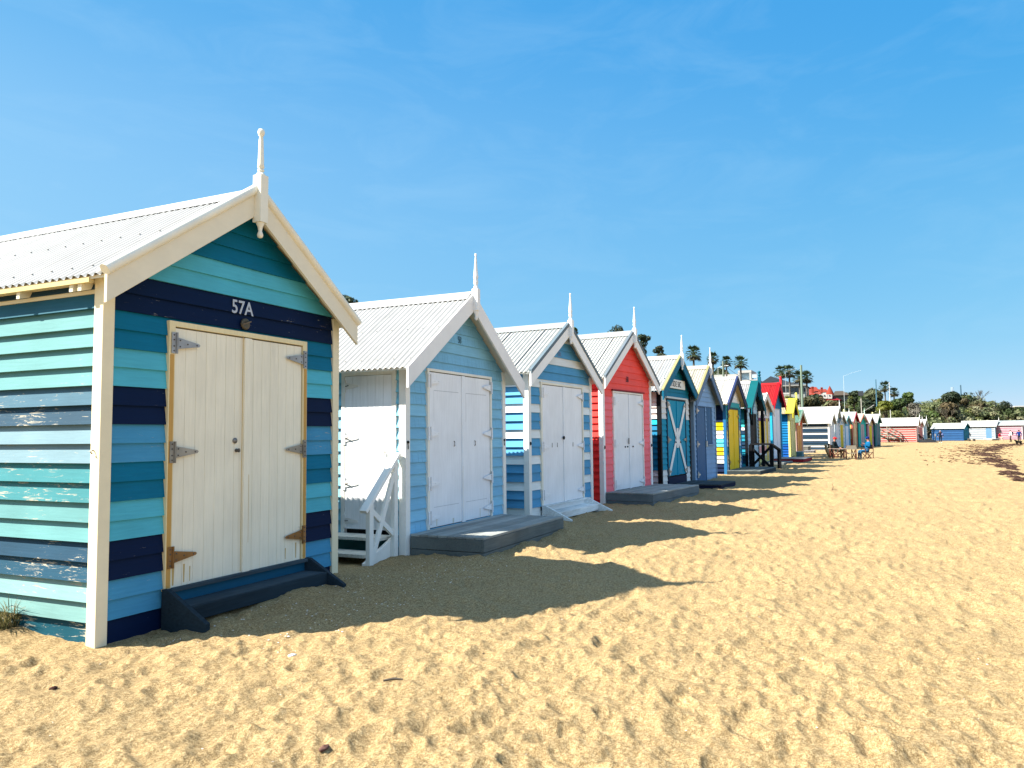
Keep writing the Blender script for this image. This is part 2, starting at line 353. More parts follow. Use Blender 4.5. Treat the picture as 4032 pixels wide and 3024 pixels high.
    v = np.vstack([v, [[0, 0, 0.0]]]); me.vertices.foreach_set('co', v.astype(np.float32).ravel())
    hub = len(v)-1; tri = np.stack([np.full(na, hub), np.arange(na), (np.arange(na)+1) % na], -1)
    me.loops.add(f.size+tri.size); me.loops.foreach_set('vertex_index', np.concatenate([f.ravel(), tri.ravel()]).astype(np.int32))
    me.polygons.add(len(f)+na); ls = np.concatenate([np.arange(len(f))*4, len(f)*4+np.arange(na)*3])
    me.polygons.foreach_set('loop_start', ls.astype(np.int32)); me.polygons.foreach_set('use_smooth', np.ones(len(f)+na, bool))
    me.update(calc_edges=True); me.validate()
    o = bpy.data.objects.new('sand', me); C.objects.link(o); me.materials.append(M['sand']); tag(o, kind='structure')
    def zat(px, py):
        i = min(np.searchsorted(rs, math.hypot(px, py)), nr-1); j = min(np.searchsorted(ang, math.atan2(py, px)), na-1); return float(z[i, j])
    return zat
sand_z = build_sand()
def build_hill():
    xs = np.concatenate([np.arange(-60, 60, 4.), np.arange(60, 260, 2.5), np.arange(260, 420, 8.)]); ts = np.concatenate([np.arange(-1, 30, 1.5), np.arange(30, 130, 5.)])
    # grid following the toe line
    seg = np.hypot(*np.diff(TOE, axis=0).T); cum = np.concatenate([[0], np.cumsum(seg)]); ss = np.arange(0, cum[-1], 3.)
    px = np.interp(ss, cum, TOE[:, 0]); py = np.interp(ss, cum, TOE[:, 1])
    dx = np.gradient(px); dy = np.gradient(py)
    k = np.ones(9)/9
    dx = np.convolve(np.pad(dx, 4, 'edge'), k, 'valid'); dy = np.convolve(np.pad(dy, 4, 'edge'), k, 'valid'); l = np.hypot(dx, dy)
    nx, ny = -dy/l, dx/l
    X = px[:, None]+nx[:, None]*ts[None]; Y = py[:, None]+ny[:, None]*ts[None]
    Z = bank(X, Y)+.35*(vnoise(X*.4+50, Y*.4+50, 21)-.5)*sst(ts/6)[None]-.25*(ts[None] <= 0.5)
    a, b = X.shape; v = np.stack([X, Y, Z], -1).reshape(-1, 3)
    fs = [(i*b+j, (i+1)*b+j, (i+1)*b+j+1, i*b+j+1) for i in range(a-1) for j in range(b-1)]
    me = bpy.data.meshes.new('hill'); me.from_pydata(v.tolist(), [], fs); me.polygons.foreach_set('use_smooth', [True]*len(fs)); me.materials.append(M['hill'])
    o = bpy.data.objects.new('hill', me); C.objects.link(o); tag(o, kind='structure')
build_hill()

# ------------------------------------------------------------------ bathing boxes
CREAM = (.74, .66, .47); WHITE = (.80, .80, .79); IRON = (.325, .325, .32); BLACK = (.006, .007, .010)
TEAL = (.002, .135, .24); AQUA = (.080, .41, .52); NAVY = (.0012, .0095, .042); MIDB = (.055, .25, .42)
GREYT = (.16, .17, .17)
def text_part(txt, size, x, y, z, mat, col, parent, sx=.75, name='number', align='LEFT'):
    cu_ = bpy.data.curves.new('txt', 'FONT'); cu_.body = txt; cu_.size = size; cu_.extrude = .0015; cu_.resolution_u = 3; cu_.align_x = align; cu_.offset = size*.012
    to = bpy.data.objects.new('txt', cu_); C.objects.link(to)
    dg = bpy.context.evaluated_depsgraph_get(); me = bpy.data.meshes.new_from_object(to.evaluated_get(dg))
    bpy.data.objects.remove(to); bpy.data.curves.remove(cu_)
    for v in me.vertices:
        a, b, c = v.co; v.co = (x+a*sx, y-c, z+b)
    me.materials.clear()
    at = me.color_attributes.new('paint', 'FLOAT_COLOR', 'CORNER'); at.data.foreach_set('color', np.tile(np.array([*col, 0], np.float32), len(me.loops)))
    me.name = name; o = bpy.data.objects.new(name, me); C.objects.link(o); me.materials.append(mat); o.parent = parent
    return o
def board_front(mb, W, zb, zw, zap, opens, pitch, z1st, colf, bo=.03, to=.006):
    z = z1st; bs = [(zb, z1st)] if z1st-zb > .02 else []
    while z < zap-.02: bs.append((z, z+pitch)); z += pitch
    sl_ = (zap-zw)/(W/2)
    def ext(z):
        if z <= zw: return 0., W
        h = max(0, (zap-z)/sl_); return W/2-h, W/2+h
    for bi, (z0, z1) in enumerate(bs):
        z1 = min(z1, zap); cuts = sorted({z0, z1}|{o[2] for o in opens if z0 < o[2] < z1}|{o[3] for o in opens if z0 < o[3] < z1}|({zw} if z0 < zw < z1 else set()))
        pc = colf(bi, (z0+z1)/2)
        for a, b in zip(cuts[:-1], cuts[1:]):
            ya = bo+(to-bo)*(a-z0)/(z1-z0); yb = bo+(to-bo)*(b-z0)/(z1-z0)
            xa0, xa1 = ext(a); xb0, xb1 = ext(b); mid = (a+b)/2
            iv = [(xa0, xa1, xb0, xb1)]
            for (o0, o1, oz0, oz1) in opens:
                if oz0 < mid < oz1:
                    nv = []
                    for (p, q, r, t) in iv:
                        if o0 > p: nv.append((p, min(o0, q), r, min(o0, t)))
                        if o1 < q: nv.append((max(o1, p), q, max(o1, r), t))
                    iv = nv
            for (p, q, r, t) in iv:
                if q-p < .005: continue
                c = jit(pc, .05)
                mb.poly([(p, -ya, a), (q, -ya, a), (t, -yb, b), (r, -yb, b)], c)
                mb.poly([(p, 0, a), (q, 0, a), (q, -ya, a), (p, -ya, a)], c)
                mb.poly([(p, 0, a), (p, -ya, a), (r, -yb, b), (r, 0, b)], c)
                mb.poly([(q, -ya, a), (q, 0, a), (t, 0, b), (t, -yb, b)], c)
def board_side(mb, x, sgn, d, zb, zt, pitch, z1st, colf, opens=(), bo=.03, to=.006):
    z = z1st; bs = [(zb, z1st)] if z1st-zb > .02 else []
    while z < zt-.02: bs.append((z, min(z+pitch, zt))); z += pitch
    for bi, (z0, z1) in enumerate(bs):
        cuts = sorted({z0, z1}|{o[2] for o in opens if z0 < o[2] < z1}|{o[3] for o in opens if z0 < o[3] < z1})
        pc = colf(bi, (z0+z1)/2)
        for a, b in zip(cuts[:-1], cuts[1:]):
            ua = bo+(to-bo)*(a-z0)/(z1-z0); ub = bo+(to-bo)*(b-z0)/(z1-z0); iv = [(.074, d)]; mid = (a+b)/2
            for (o0, o1, oz0, oz1) in opens:
                if oz0 < mid < oz1: iv = [q for (p, q_) in iv for q in ((p, min(o0, q_)), (max(o1, p), q_)) if q[1]-q[0] > .01]
            for (p, q) in iv:
                c = jit(pc, .05)
                A, B, Cc, Dd = (x+sgn*ua, p, a), (x+sgn*ua, q, a), (x+sgn*ub, q, b), (x+sgn*ub, p, b)
                mb.poly([B, A, Dd, Cc] if sgn < 0 else [A, B, Cc, Dd], c)
                mb.poly([(x, p, a), (x+sgn*ua, p, a), (x+sgn*ua, q, a), (x, q, a)], c)
                mb.poly([(x, p, a), A, Dd, (x, p, b)], c); mb.poly([B, (x, q, a), (x, q, b), Cc], c)
FINIALS = {
 'big': lambda za: dict(sq=(.054, za-.36, za+.14), up=[(.054, za+.14), (.04, za+.165), (.02, za+.175), (.034, za+.19), (.036, za+.20), (.022, za+.215), (.036, za+.225), (.032, za+.26), (.024, za+.52), (.018, za+.56), (.030, za+.575), (.037, za+.605), (.030, za+.635), (.0, za+.648)], dn=[(.0, za-.525), (.025, za-.515), (.032, za-.49), (.025, za-.465), (.018, za-.45), (.028, za-.40), (.042, za-.375), (.042, za-.36)]),
 'spike': lambda za, s=1.: dict(sq=(.05, za-.30, za+.05), up=[(.05, za+.05), (.034, za+.09*s), (.026, za+.11*s), (.036, za+.14*s), (.040, za+.17*s), (.030, za+.20*s), (.038, za+.225*s), (.041, za+.255*s), (.036, za+.27*s), (.012, za+.585*s), (.020, za+.60*s), (.018, za+.62*s), (0., za+.63*s)], dn=[(0, za-.46), (.022, za-.44), (.03, za-.41), (.022, za-.38), (.03, za-.36), (.04, za-.33), (.045, za-.30)]),
 'balls': lambda za: dict(sq=(.07, za-.75, za+.18), up=[(.065, za+.18), (.045, za+.20), (.045, za+.21), (.07, za+.25), (.075, za+.28), (.06, za+.32), (.035, za+.335), (.06, za+.36), (.075, za+.41), (.06, za+.46), (0, za+.48)], dn=[(0, za-.92), (.05, za-.86), (.03, za-.8), (.06, za-.75)]),
 'knob': lambda za: dict(sq=(.05, za-.2, za+.20), up=[(.05, za+.20), (.035, za+.22), (.06, za+.26), (.075, za+.31), (.05, za+.37), (0, za+.39)], dn=[(0, za-.3), (.04, za-.2)]),
}
def t_hinge(mb, x, z, y, dr, L_=.27, h=.20, col=(.33, .34, .35), scr=None):
    scr = scr or ((.12, .11, .10) if col[0] < .6 else col)
    """plate on the frame side of x, strap running in direction dr along x"""
    mb.box(min(x, x-dr*.055), max(x, x-dr*.055), y-.006, y, z-h/2, z+h/2, col)
    mb.tube([(x, y-.01, z-h/2), (x, y-.01, z+h/2)], .011, 8, tuple(c*.75 for c in col))
    mb.prism([(x+dr*.012, z-.055), (x+dr*L_, z-.014), (x+dr*(L_+.012), z), (x+dr*L_, z+.014), (x+dr*.012, z+.055)][::dr], 'y', y-.006, y, col)
    for (u, w) in ((-.03, .075), (-.03, .03), (-.03, -.03), (-.03, -.075), (.04, .03), (.04, -.03), (.13, 0), (.24, 0)):
        mb.ball((x+dr*u, y-.007, z+w), .008, 6, 4, scr)
def door_leaf(mb, x0, x1, z0, z1, col, npl, y=-.034, th=.028, battens=False):
    w = (x1-x0)/npl
    mb.box(x0+.004, x1-.004, y+.012, y+th, z0, z1, tuple(c*.75 for c in col[:3]))
    for i in range(npl):
        c = jit(col, .025); a, b = x0+i*w+.0010, x0+(i+1)*w-.0010; zz = z0+random.uniform(-.004, .004)
        mb.prism([(a, y+.013), (a, y+.002), (a+.002, y), (b-.002, y), (b, y+.002), (b, y+.013)], 'z', zz, z1, c)
def hut(name, label, pos, th, W, za, ze, O=.2, so=.3, bh=.29, depth=4.8, zb=-.25, pitch=.167, z1st=.142, front=None, side=None,
        trim=CREAM, roof=IRON, barge=WHITE, cap=None, capw=.05, finial='spike', fcol=None, opens=(), door=None, number=None, wear=0.,
        detail=2, soffit=None, group='bathing boxes along the sand', extra_front=None, corner=None):
    root = empty(name, (pos[0]+math.cos(th)*W/2, pos[1]+math.sin(th)*W/2, 0), th)
    tag(root, label, 'bathing box', group)
    off = (-W/2, 0, 0)
    def mb(): return MB(off)
    zet = ze+bh; sl_ = (za-zet)/(W/2+so); zw = zet+so*sl_-.10; zap = za-.10
    # walls
    m = mb(); board_front(m, W, zb, zw, zap, [(d[0], d[1], d[2], d[3]) for d in opens], pitch, z1st, front)
    if extra_front: extra_front(m, zw, zap, sl_)
    m.poly([(0.01, .03, zb), (W-.01, .03, zb), (W-.01, .03, zw), (W/2, .03, zap), (.01, .03, zw)], (.02, .02, .02))
    m.build('front_wall', M['boards'], root)
    sop = [d for d in (side[1] if isinstance(side, tuple) else ())]; sf = side[0] if isinstance(side, tuple) else side
    for sgn, x in ((-1, 0.), (1, W)):
        m = mb(); board_side(m, x, sgn, depth, zb, zw-.02, pitch, z1st, sf, sop if sgn < 0 else (), bo=.052)
        m.poly([(x-sgn*.03, 0.02, zb), (x-sgn*.03, depth, zb), (x-sgn*.03, depth, zw), (x-sgn*.03, .02, zw)], (.02, .02, .02))
        m.build('side_wall', M['boards'], root)
    m = mb(); m.prism([(0.01, zb), (W-.01, zb), (W-.01, zw), (W/2, zap), (.01, zw)], 'y', depth-.06, depth, front(3, 1.)); m.build('back_wall', M['boards'], root)
    cp = corner or trim
    for x in (-.054, W-.060):
        m = mb(); m.box(x, x+.114, -.042, .075, zb, zw+.02, cp); m.build('corner_post', M['trim'], root, .005 if detail > 1 else 0)
    # roof
    m = mb(); amp = .0122; P = .092; ys = np.arange(-O+.01, depth+.18, P/(8 if detail > 1 else 4)); nn = len(ys)
    for sgn in (-1, 1):
        V = []
        for t in (0., .5, 1.):
            for y in ys:
                h = amp*math.cos(2*math.pi*y/P)
                xx = (W/2+so)*t; V.append((W/2+sgn*(xx+h*.5), y, za-.018-sl_*xx+h))
        fc = [(k*nn+i, k*nn+i+1, (k+1)*nn+i+1, (k+1)*nn+i) for k in range(2) for i in range(nn-1)]
        m.mesh(V, fc if sgn < 0 else [f[::-1] for f in fc], roof, True)
        if detail > 1:     # roofing screws on the ridges of the sheet
            for t in (.12, .5, .9):
                xx = (W/2+so)*t
                for k in range(1, int((depth+.1)/P), 3):
                    y = (k-round(O/P))*P
                    if y < -O+.02: continue
                    m.ball((W/2+sgn*xx, y, za-.018-sl_*xx+amp+.004), .010, 6, 4, (.17, .17, .165))
    if detail > 1:     # laps between the sheets
        for k in range(37, nn, 72):
            for sgn in (-1, 1):
                y = ys[k]; e = W/2+so
                m.mesh([(W/2, y, za-.018+amp+.004), (W/2+sgn*e, y, za-.018-sl_*e+amp+.004), (W/2+sgn*e, y+.016, za-.018-sl_*e+amp+.001), (W/2, y+.016, za-.018+amp+.001)], [(0, 1, 2, 3), (3, 2, 1, 0)], tuple(c*.93 for c in roof))
    rf = m.build('roof', M['roof'], root)
    m = mb(); rw = .20
    for sgn in (-1, 1):
        m.mesh([(W/2, -O, za+.012), (W/2, depth+.19, za+.012), (W/2+sgn*rw, depth+.19, za+.002-sl_*rw), (W/2+sgn*rw, -O, za+.002-sl_*rw)], [(0, 1, 2, 3) if sgn < 0 else (3, 2, 1, 0)], roof)
    m.tube([(W/2, -O, za+.004), (W/2, depth+.19, za+.004)], .018, 8, roof)
    m.build('ridge_cap', M['roof'], rf)
    # lining under the eaves and in front of the gable
    m = mb(); sc = soffit or trim
    for sgn in (-1, 1):
        X = lambda t: W/2+sgn*t
        t0, t1 = 0., W/2+so-.02
        lo = lambda t: za-.062-sl_*t
        m.mesh([(X(t0), -O+.005, lo(t0)), (X(t1), -O+.005, lo(t1)), (X(t1), depth+.1, lo(t1)), (X(t0), depth+.1, lo(t0)), (X(t0), -O+.005, lo(t0)+.03), (X(t1), -O+.005, lo(t1)+.03), (X(t1), depth+.1, lo(t1)+.03), (X(t0), depth+.1, lo(t0)+.03)],
               [(0, 1, 2, 3), (4, 7, 6, 5), (0, 4, 5, 1), (1, 5, 6, 2), (2, 6, 7, 3)], sc)
    m.build('eave_lining', M['trim'], root)
    # bargeboards
    for sgn in (-1, 1):
        m = mb(); X = lambda t: W/2+sgn*t
        t1 = W/2+so; bt = .035
        poly = [(X(0), za-.01), (X(t1), zet-.01), (X(t1), ze), (X(0), ze+(za-zet))]
        m.prism(poly if sgn < 0 else poly[::-1], 'y', -O-bt, -O, barge); b_ = m.build('bargeboard', M['trim'], root, .004 if detail > 1 else 0)
        if cap is not None:
            m = mb()
            if capw == 0:      # dark folded flashing under the sheet edge
                q = [(X(0), za+.03), (X(t1), zet+.03), (X(t1), zet-.05), (X(0), za-.05)]
                m.prism(q if sgn < 0 else q[::-1], 'y', -O-bt-.014, -O+.01, cap)
            elif capw > 0:
                q = [(X(0), za+.03), (X(t1), zet+.03), (X(t1), zet-.012), (X(0), za-.012)]
                m.prism(q if sgn < 0 else q[::-1], 'y', -O-bt-.012, -O-.0+capw, cap)
            else:
                m.tube([(X(0), -O-.028, za+.018), (X(t1+.02), -O-.028, zet+.018-.02*sl_)], -capw, 12, cap)
                q = [(X(0), za+.028), (X(t1), zet+.028), (X(t1), zet+.012), (X(0), za+.012)]
                m.prism(q if sgn < 0 else q[::-1], 'y', -O, -O+.10, cap)
            m.build('barge_cap', M['roof'], b_)
    if finial:
        m = mb(); y = -O-.035-.02; k = FINIALS[finial](za); fc = fcol or barge
        w, a, b = k['sq']; y = -O-.035-w*.55
        m.box(W/2-w, W/2+w, y-w, y+w, a, b, fc); m.lathe(W/2, y, k['up'], 16, fc); m.lathe(W/2, y, k['dn'], 16, fc)
        m.build('finial', M['trim'], root)
    root['W'] = W; root['zw'] = zw
    del root['W'], root['zw']
    return root, mb, dict(zw=zw, zap=zap, sl=sl_, zet=zet, W=W)
def doors(root, mb, x0, x1, z0, z1, col, frame, leaves=2, npl=5, fw=.085, hinge=None, hz=(), top=True, strip=None, gap=None):
    """door frame and leaves inside the opening x0..x1"""
    m = mb(); y0 = -.052
    m.box(x0, x0+fw, y0, .02, z0-.02, z1, frame); m.box(x1-fw, x1, y0, .02, z0-.02, z1, frame)
    if top: m.box(x0+fw, x1-fw, y0+.002, .02, z1-fw*.75, z1, frame)
    fr = m.build('door_frame', M['vert'], root, .004)
    a, b, t = x0+fw+.006, x1-fw-.006, z1-fw*.75-.008
    w = (b-a)/leaves
    for k in range(leaves):
        m = mb(); c = col[k % len(col)] if isinstance(col, list) else col
        door_leaf(m, a+k*w+.003, a+(k+1)*w-.003, z0, t-random.uniform(0, .006), c, npl); lf = m.build('door', M['vert'], root)
        if leaves == 2 and k == 1:
            m = mb(); m.box(a+w-.012, a+w+.085, -.055, -.030, z0-.01, t-.002, gap or c); m.build('cover_strip', M['vert'], lf, .004)
        if hinge:
            for q, z in enumerate(hz):
                m = mb(); hc = hinge[q % len(hinge)]
                if k == 0: t_hinge(m, a-.003, z, -.058, 1, col=hc)
                elif k == leaves-1: t_hinge(m, b+.003, z-.005, -.058, -1, col=hc)
                m.build('hinge', M['galv'] if hc[0] < .6 else M['trim'], lf)
    return fr
def band(cols, per=2, start=0):
    """boards painted in repeating pairs"""
    def f(i, z): return cols[((i+start)//per) % len(cols)]
    return f
def pos_bare(mb_): return mb_

# ---- the teal, aqua and navy box in front (57A)
seq = [NAVY, MIDB, MIDB, NAVY, NAVY, AQUA, AQUA, TEAL, TEAL, MIDB, MIDB, NAVY, NAVY, AQUA, AQUA, TEAL, TEAL, NAVY, NAVY, AQUA, AQUA, TEAL, TEAL, TEAL, TEAL]
wearf = [.4, .2, .2, .35, .4, .2, .25, .35, .2, .4, .4, .3, .3, .2, .2, .3, .3, .42, .42, .05, .1, .0, .0, 0, 0]
wears = [.8, .45, .6, .72, .5, .35, .5, .85, .65, .6, .45, .7, .55, .4, .35, .3, .3, .2, .2, .2, .2, .2, .2, 0, 0]
SEQS = list(seq); SA = (.100, .245, .255); ST_ = (.038, .175, .20); SB = (.15, .245, .295)
SEQS = [{NAVY: (.022, .06, .10), MIDB: SB, AQUA: SA, TEAL: ST_}[c] for c in seq]; SEQS[0] = (.006, .06, .09); SEQS[1] = (.13, .25, .245); SEQS[2] = (.16, .29, .29); SEQS[3] = (.012, .055, .095); SEQS[4] = (.014, .05, .09); SEQS[11] = (.022, .06, .10); SEQS[12] = (.05, .115, .165); SEQS[15] = SA; SEQS[16] = SA; SEQS[17] = (.02, .10, .15)  # side boards: front paints in sunlit tones, the sun's effect put into colour
f1 = lambda i, z: (*seq[min(i, 24)], wearf[min(i, 24)])
s1 = lambda i, z: (*SEQS[min(i, 24)], wears[min(i, 24)])
H1, mb, g = hut('bathing_box', 'teal, aqua and navy bathing box numbered 57A with cream doors, nearest in the row', (4.5, 5.97), 0, 3.12, 4.28, 2.82, O=.2, so=.17, bh=.27, zb=-.3, z1st=.142,
    front=f1, side=s1, trim=CREAM, barge=(.72, .66, .52), cap=(.76, .73, .62), capw=-.05, finial='big', fcol=(.76, .73, .62), opens=[(.63, 2.57, .29, 2.79)], soffit=(.70, .62, .45), depth=6.2)
GALV = (.36, .37, .38); RUST = (.30, .155, .055)
doors(H1, mb, .63, 2.57, .30, 2.79, (.80, .745, .60), (.74, .63, .38), npl=7, fw=.07, hinge=[GALV, (.33, .31, .27), RUST], hz=(2.58, 1.555, .585))
for xx in (.64, 2.515): m = mb(); m.box(xx, xx+.045, -.0555, -.052, .31, 2.47, (.50, .29, .085)); m.build('rust_stain', M['vert'], H1)
m = mb(); m.lathe(0, 0, [(0, 0), (.028, 0), (.03, .01), (.0, .016)], 14, (.22, .21, .2))
lk = m.build('lock', M['galv'], H1); lk.data.transform(Matrix.Translation((1.475-1.56, -.036, 1.655))@Matrix.Rotation(D2R(90), 4, 'X')@Matrix.Translation((3.12/2, 0, 0)))
m = mb(); m.lathe(0, 0, [(0, 0), (.018, 0), (.02, .012), (.012, .03), (.022, .04), (.0, .05)], 12, (.12, .11, .1))
lk = m.build('lock', M['galv'], H1); lk.data.transform(Matrix.Translation((1.495-1.56, -.036, 1.555))@Matrix.Rotation(D2R(90), 4, 'X')@Matrix.Translation((3.12/2, 0, 0)))
text_part('57A', .20, 1.415-1.56, -.029, 2.977, M['plain'], (.42, .46, .52), H1, sx=.92)
for (xx, z0, z1, w) in ((1.557, .32, 2.74, .010), (1.66, .6, 1.3, .006), (.86, .33, .50, .02), (.93, .33, .47, .012), (2.25, .34, .46, .014), (.735, .32, .50, .03), (2.42, .33, .5, .02)):
    m = mb(); yy = -.0556 if 1.5 < xx < 1.7 else -.0346; m.prism([(xx-w/2, z1), (xx+w/2, z1), (xx+w*.25, z0), (xx-w*.3, z0)], 'y', yy, yy+.0014, (.50, .34, .13)); m.build('rust_stain', M['vert'], H1)
# round metal vent with a bent bar, under the number
m = mb(); m.lathe(0, 0, [(.055, 0), (.062, .01), (.06, .022), (.045, .03), (.02, .02), (0, .02)], 18, (.10, .085, .06)); m.bar((-.05, -.01, .03), (.05, .03, .045), .012, .012, (.16, .12, .08))
vt = m.build('vent', M['galv'], H1); vt.data.transform(Matrix.Translation((1.595-1.56, -.03, 2.875))@Matrix.Rotation(D2R(90), 4, 'X')@Matrix.Translation((1.56, 0, 0))@Matrix.Scale(1, 4))
# eave plate and rafter tails on the sunny side
m = mb(); m.box(-.03, .0, .08, 6.2, g['zw']-.16, g['zw']+.03, CREAM); m.build('wall_plate', M['trim'], H1)
for yy in (.12, .23, .95, 1.7, 2.5, 3.3, 4.1):
    m = mb(); m.prism([(-.145, g['zw']-.055), (-.145, g['zw']-.155), (-.03, g['zw']-.12), (-.03, g['zw']+.01)], 'y', yy, yy+.05, (.74, .68, .52)); m.build('rafter_tail', M['trim'], H1, .004)
m = mb(); m.box(-.165, -.12, .0, 6.2, g['zet']-.075, g['zet']-.035, (.55, .44, .22)); m.build('eave_batten', M['trim'], H1)
# hook on the corner post
m = mb(); m.tube([(-.036, .03, 1.58), (-.07, .03, 1.59), (-.085, .03, 1.575), (-.07, .03, 1.56)], .006, 6, (.25, .2, .15)); m.tube([(-.04, -.01, 1.56), (-.045, -.01, 1.42), (-.038, -.012, 1.36)], .004, 6, (.25, .2, .15)); m.build('hook', M['galv'], H1)
# steps
def steps(label, origin, th, x0, x1, ztop, out, col, tread_col, riser=None, n=1, name='doorstep'):
    r = empty(name, (origin[0]+math.cos(th)*(x0+x1)/2, origin[1]+math.sin(th)*(x0+x1)/2, 0), th); tag(r, label, 'steps', 'steps in front of the boxes')
    W2 = (x1-x0)/2
    def m_(): return MB()
    for x in (-W2, W2-.05):
        m = m_(); m.prism([(-.045, ztop), (-.045, -.25), (-.30, -.25), (-out, -.02), (-out, .05), (-.12, ztop)], 'x', x, x+.05, col); m.build('stringer', M['decky'], r, .006)
    m = m_(); m.box(-W2+.05, W2-.05, -.20-.17, -.05, .125, .17, tread_col); m.box(-W2+.05, W2-.05, -.375, -.335, .04, .172, col); m.build('tread', M['decky'], r, .006)
    m = m_(); m.box(-W2+.05, W2-.05, -.052, -.036, .17, ztop-.04, riser or col); m.build('riser', M['boards'], r)
    m = m_(); m.box(-W2+.02, W2-.02, -.10, -.036, ztop-.04, ztop-.005, tread_col); m.build('sill', M['decky'], r, .004)
    return r
steps('dark weathered timber doorstep below the cream doors of the teal and navy box', (4.5, 5.97), 0, .60, 2.60, .31, .60, (.020, .034, .046), (.048, .072, .09), (.008, .085, .16))

# ---- the pale blue shingled box (58)
LB = (.20, .46, .66); LB2 = (.23, .50, .68); LW = (.78, .80, .83)
def shingles(m, zw, zap, sl_):
    """shingle joints on some courses of the front"""
    rr = random.Random(5)
    for i in range(24):
        z0 = .138+.167*i
        if i % 3 == 2 or rr.random() < .25: continue
        x = .06
        while x < 3.09:
            x += rr.uniform(.06, .17)
            if x > 3.09 or (.5 < x < 2.66 and z0 < 2.62) or z0 > 3.4: continue
            if z0+.1 > zw and abs(x-1.575) > (zap-z0-.167)/sl_-.03: continue
            w = rr.uniform(.004, .007); m.poly([(x, -.0305, z0), (x+w, -.0305, z0), (x+w, -.0125, z0+.125), (x, -.0125, z0+.125)], (.11, .30, .44))
def f2(i, z): return LB if i % 3 else LB2
H2, mb, g = hut('bathing_box', 'pale blue shingled bathing box numbered 58 with wide white double doors and white side door', (9.23, 5.97), D2R(-.05), 3.15, 3.97, 2.34, O=.25, so=.36, bh=.30, z1st=.138,
    front=f2, side=(lambda i, z: (.20, .50, .66), [(.13, 1.08, .1, 2.62)]), trim=(.76, .76, .72), barge=(.76, .75, .74), cap=None, opens=[(.52, 2.64, .32, 2.69)], soffit=(.76, .72, .62), corner=(.77, .76, .72), finial='spike', extra_front=shingles)
doors(H2, mb, .52, 2.64, .33, 2.69, LW, (.76, .75, .68), npl=1, fw=.055, hinge=[(.78, .80, .83)], hz=(2.5, 1.72, .98, .48), gap=LW)
# moulded panels on the doors
for (a, b) in ((.72, 1.48), (1.72, 2.45)):
    for q in ((a, b, 2.36, 2.37), (a, b, .62, .628), (a, a+.006, 1.9, 2.358)):
        m = mb(); m.box(q[0], q[1], -.0345, -.0335, q[2], q[3], (.48, .50, .53)); m.build('panel_moulding', M['vert'], H2)
for (xx, z0, z1, w) in ((.80, .34, .46, .03), (1.30, .34, .41, .05), (2.2, .34, .48, .025), (2.5, .34, .60, .012), (1.585, .34, 1.2, .008)):
    m = mb(); yy = -.0556 if 1.56 < xx < 1.67 else -.0346; m.prism([(xx-w/2, z1), (xx+w/2, z1), (xx+w*.4, z0), (xx-w*.5, z0)], 'y', yy, yy+.0014, (.60, .58, .50)); m.build('grime_streak', M['vert'], H2)
text_part('58', .16, 1.49-1.575, -.03, 3.16, M['plain'], (.06, .16, .22), H2, sx=.7)
for xx in (1.33, 2.02):
    m = mb(); m.tube([(xx, -.035, 1.6), (xx, -.05, 1.59), (xx, -.05, 1.53), (xx, -.036, 1.52)], .007, 6, (.2, .18, .15)); m.build('bolt', M['galv'], H2)
for xx in (-.01, 3.12):
    m = mb(); m.ball((xx, -.05, 1.60), .022, 8, 6, (.015, .015, .015)); m.tube([(xx, -.05, 1.6), (xx, -.055, 1.50)], .006, 6, (.02, .02, .02)); m.build('hook', M['galv'], H2)
# side door of 58
m = mb(); m.box(-.05, .02, .13, .20, .1, 2.62, (.76, .75, .70)); m.box(-.05, .02, 1.02, 1.08, .1, 2.62, (.76, .75, .70)); m.box(-.05, .02, .20, 1.02, 2.57, 2.62, (.76, .75, .7)); m.build('door_frame', M['vert'], H2)
m = mb()
for i in range(6): m.box(-.045, -.022, .205+i*.136, .205+(i+1)*.136-.004, .36, 2.565, jit(LW, .02))
m.box(-.022, 0, .2, 1.02, .36, 2.56, (.3, .3, .3))
sd = m.build('door', M['vert'], H2)
for z in (2.42, 1.66, 1.0, .47):
    m = MB((-1.575, 0, 0)); m.box(-.06, -.045, 1.0, 1.05, z-.09, z+.09, (.72, .72, .70)); m.prism([(1.0, z-.05), (1.0, z+.05), (.78, z+.012), (.78, z-.012)], 'x', -.056, -.046, (.70, .70, .68)); m.tube([(-.058, 1.0, z), (-.085, .93, z+.01)], .007, 6, (.12, .1, .09)); m.build('hinge', M['trim'], sd)
m = mb(); m.box(-.05, -.046, .27, .35, 1.28, 1.55, (.74, .74, .72)); m.tube([(-.05, .31, 1.47), (-.07, .31, 1.46), (-.07, .31, 1.42)], .006, 6, (.1, .1, .1)); m.build('lock', M['trim'], sd)
# side steps of 58 with a cross-braced rail
r = empty('side_steps', (8.85, 6.6, 0)); tag(r, 'white wooden side steps with a cross-braced rail between the two nearest boxes', 'steps', 'steps in front of the boxes')
WC = (.74, .74, .70)
for (x0, x1, z) in ((-.02, .33, .30), (-.35, -.0, .12)):
    m = MB(); m.box(x0, x1, -.45, .48, z-.045, z, (.62, .63, .58)); m.build('tread', M['decky'], r, .004)
m = MB(); m.box(.26, .30, -.45, .48, -.1, .25, (.03, .12, .13)); m.build('riser', M['boards'], r)
m = MB(); m.prism([(-.42, -.2), (.33, -.2), (.33, .30), (.28, .30), (-.42, .02)], 'y', -.52, -.47, WC); m.build('stringer', M['trim'], r, .004)
for x in (-.36, .22):
    m = MB(); zt = .80+(x+.36)*.93; m.box(x-.045, x+.045, -.585, -.52, -.3, zt, WC); m.build('post', M['trim'], r, .004)
m = MB(); m.bar((-.50, -.55, .70), (.30, -.55, 1.44), .11, .05, (.78, .78, .75)); m.build('handrail', M['trim'], r, .004)
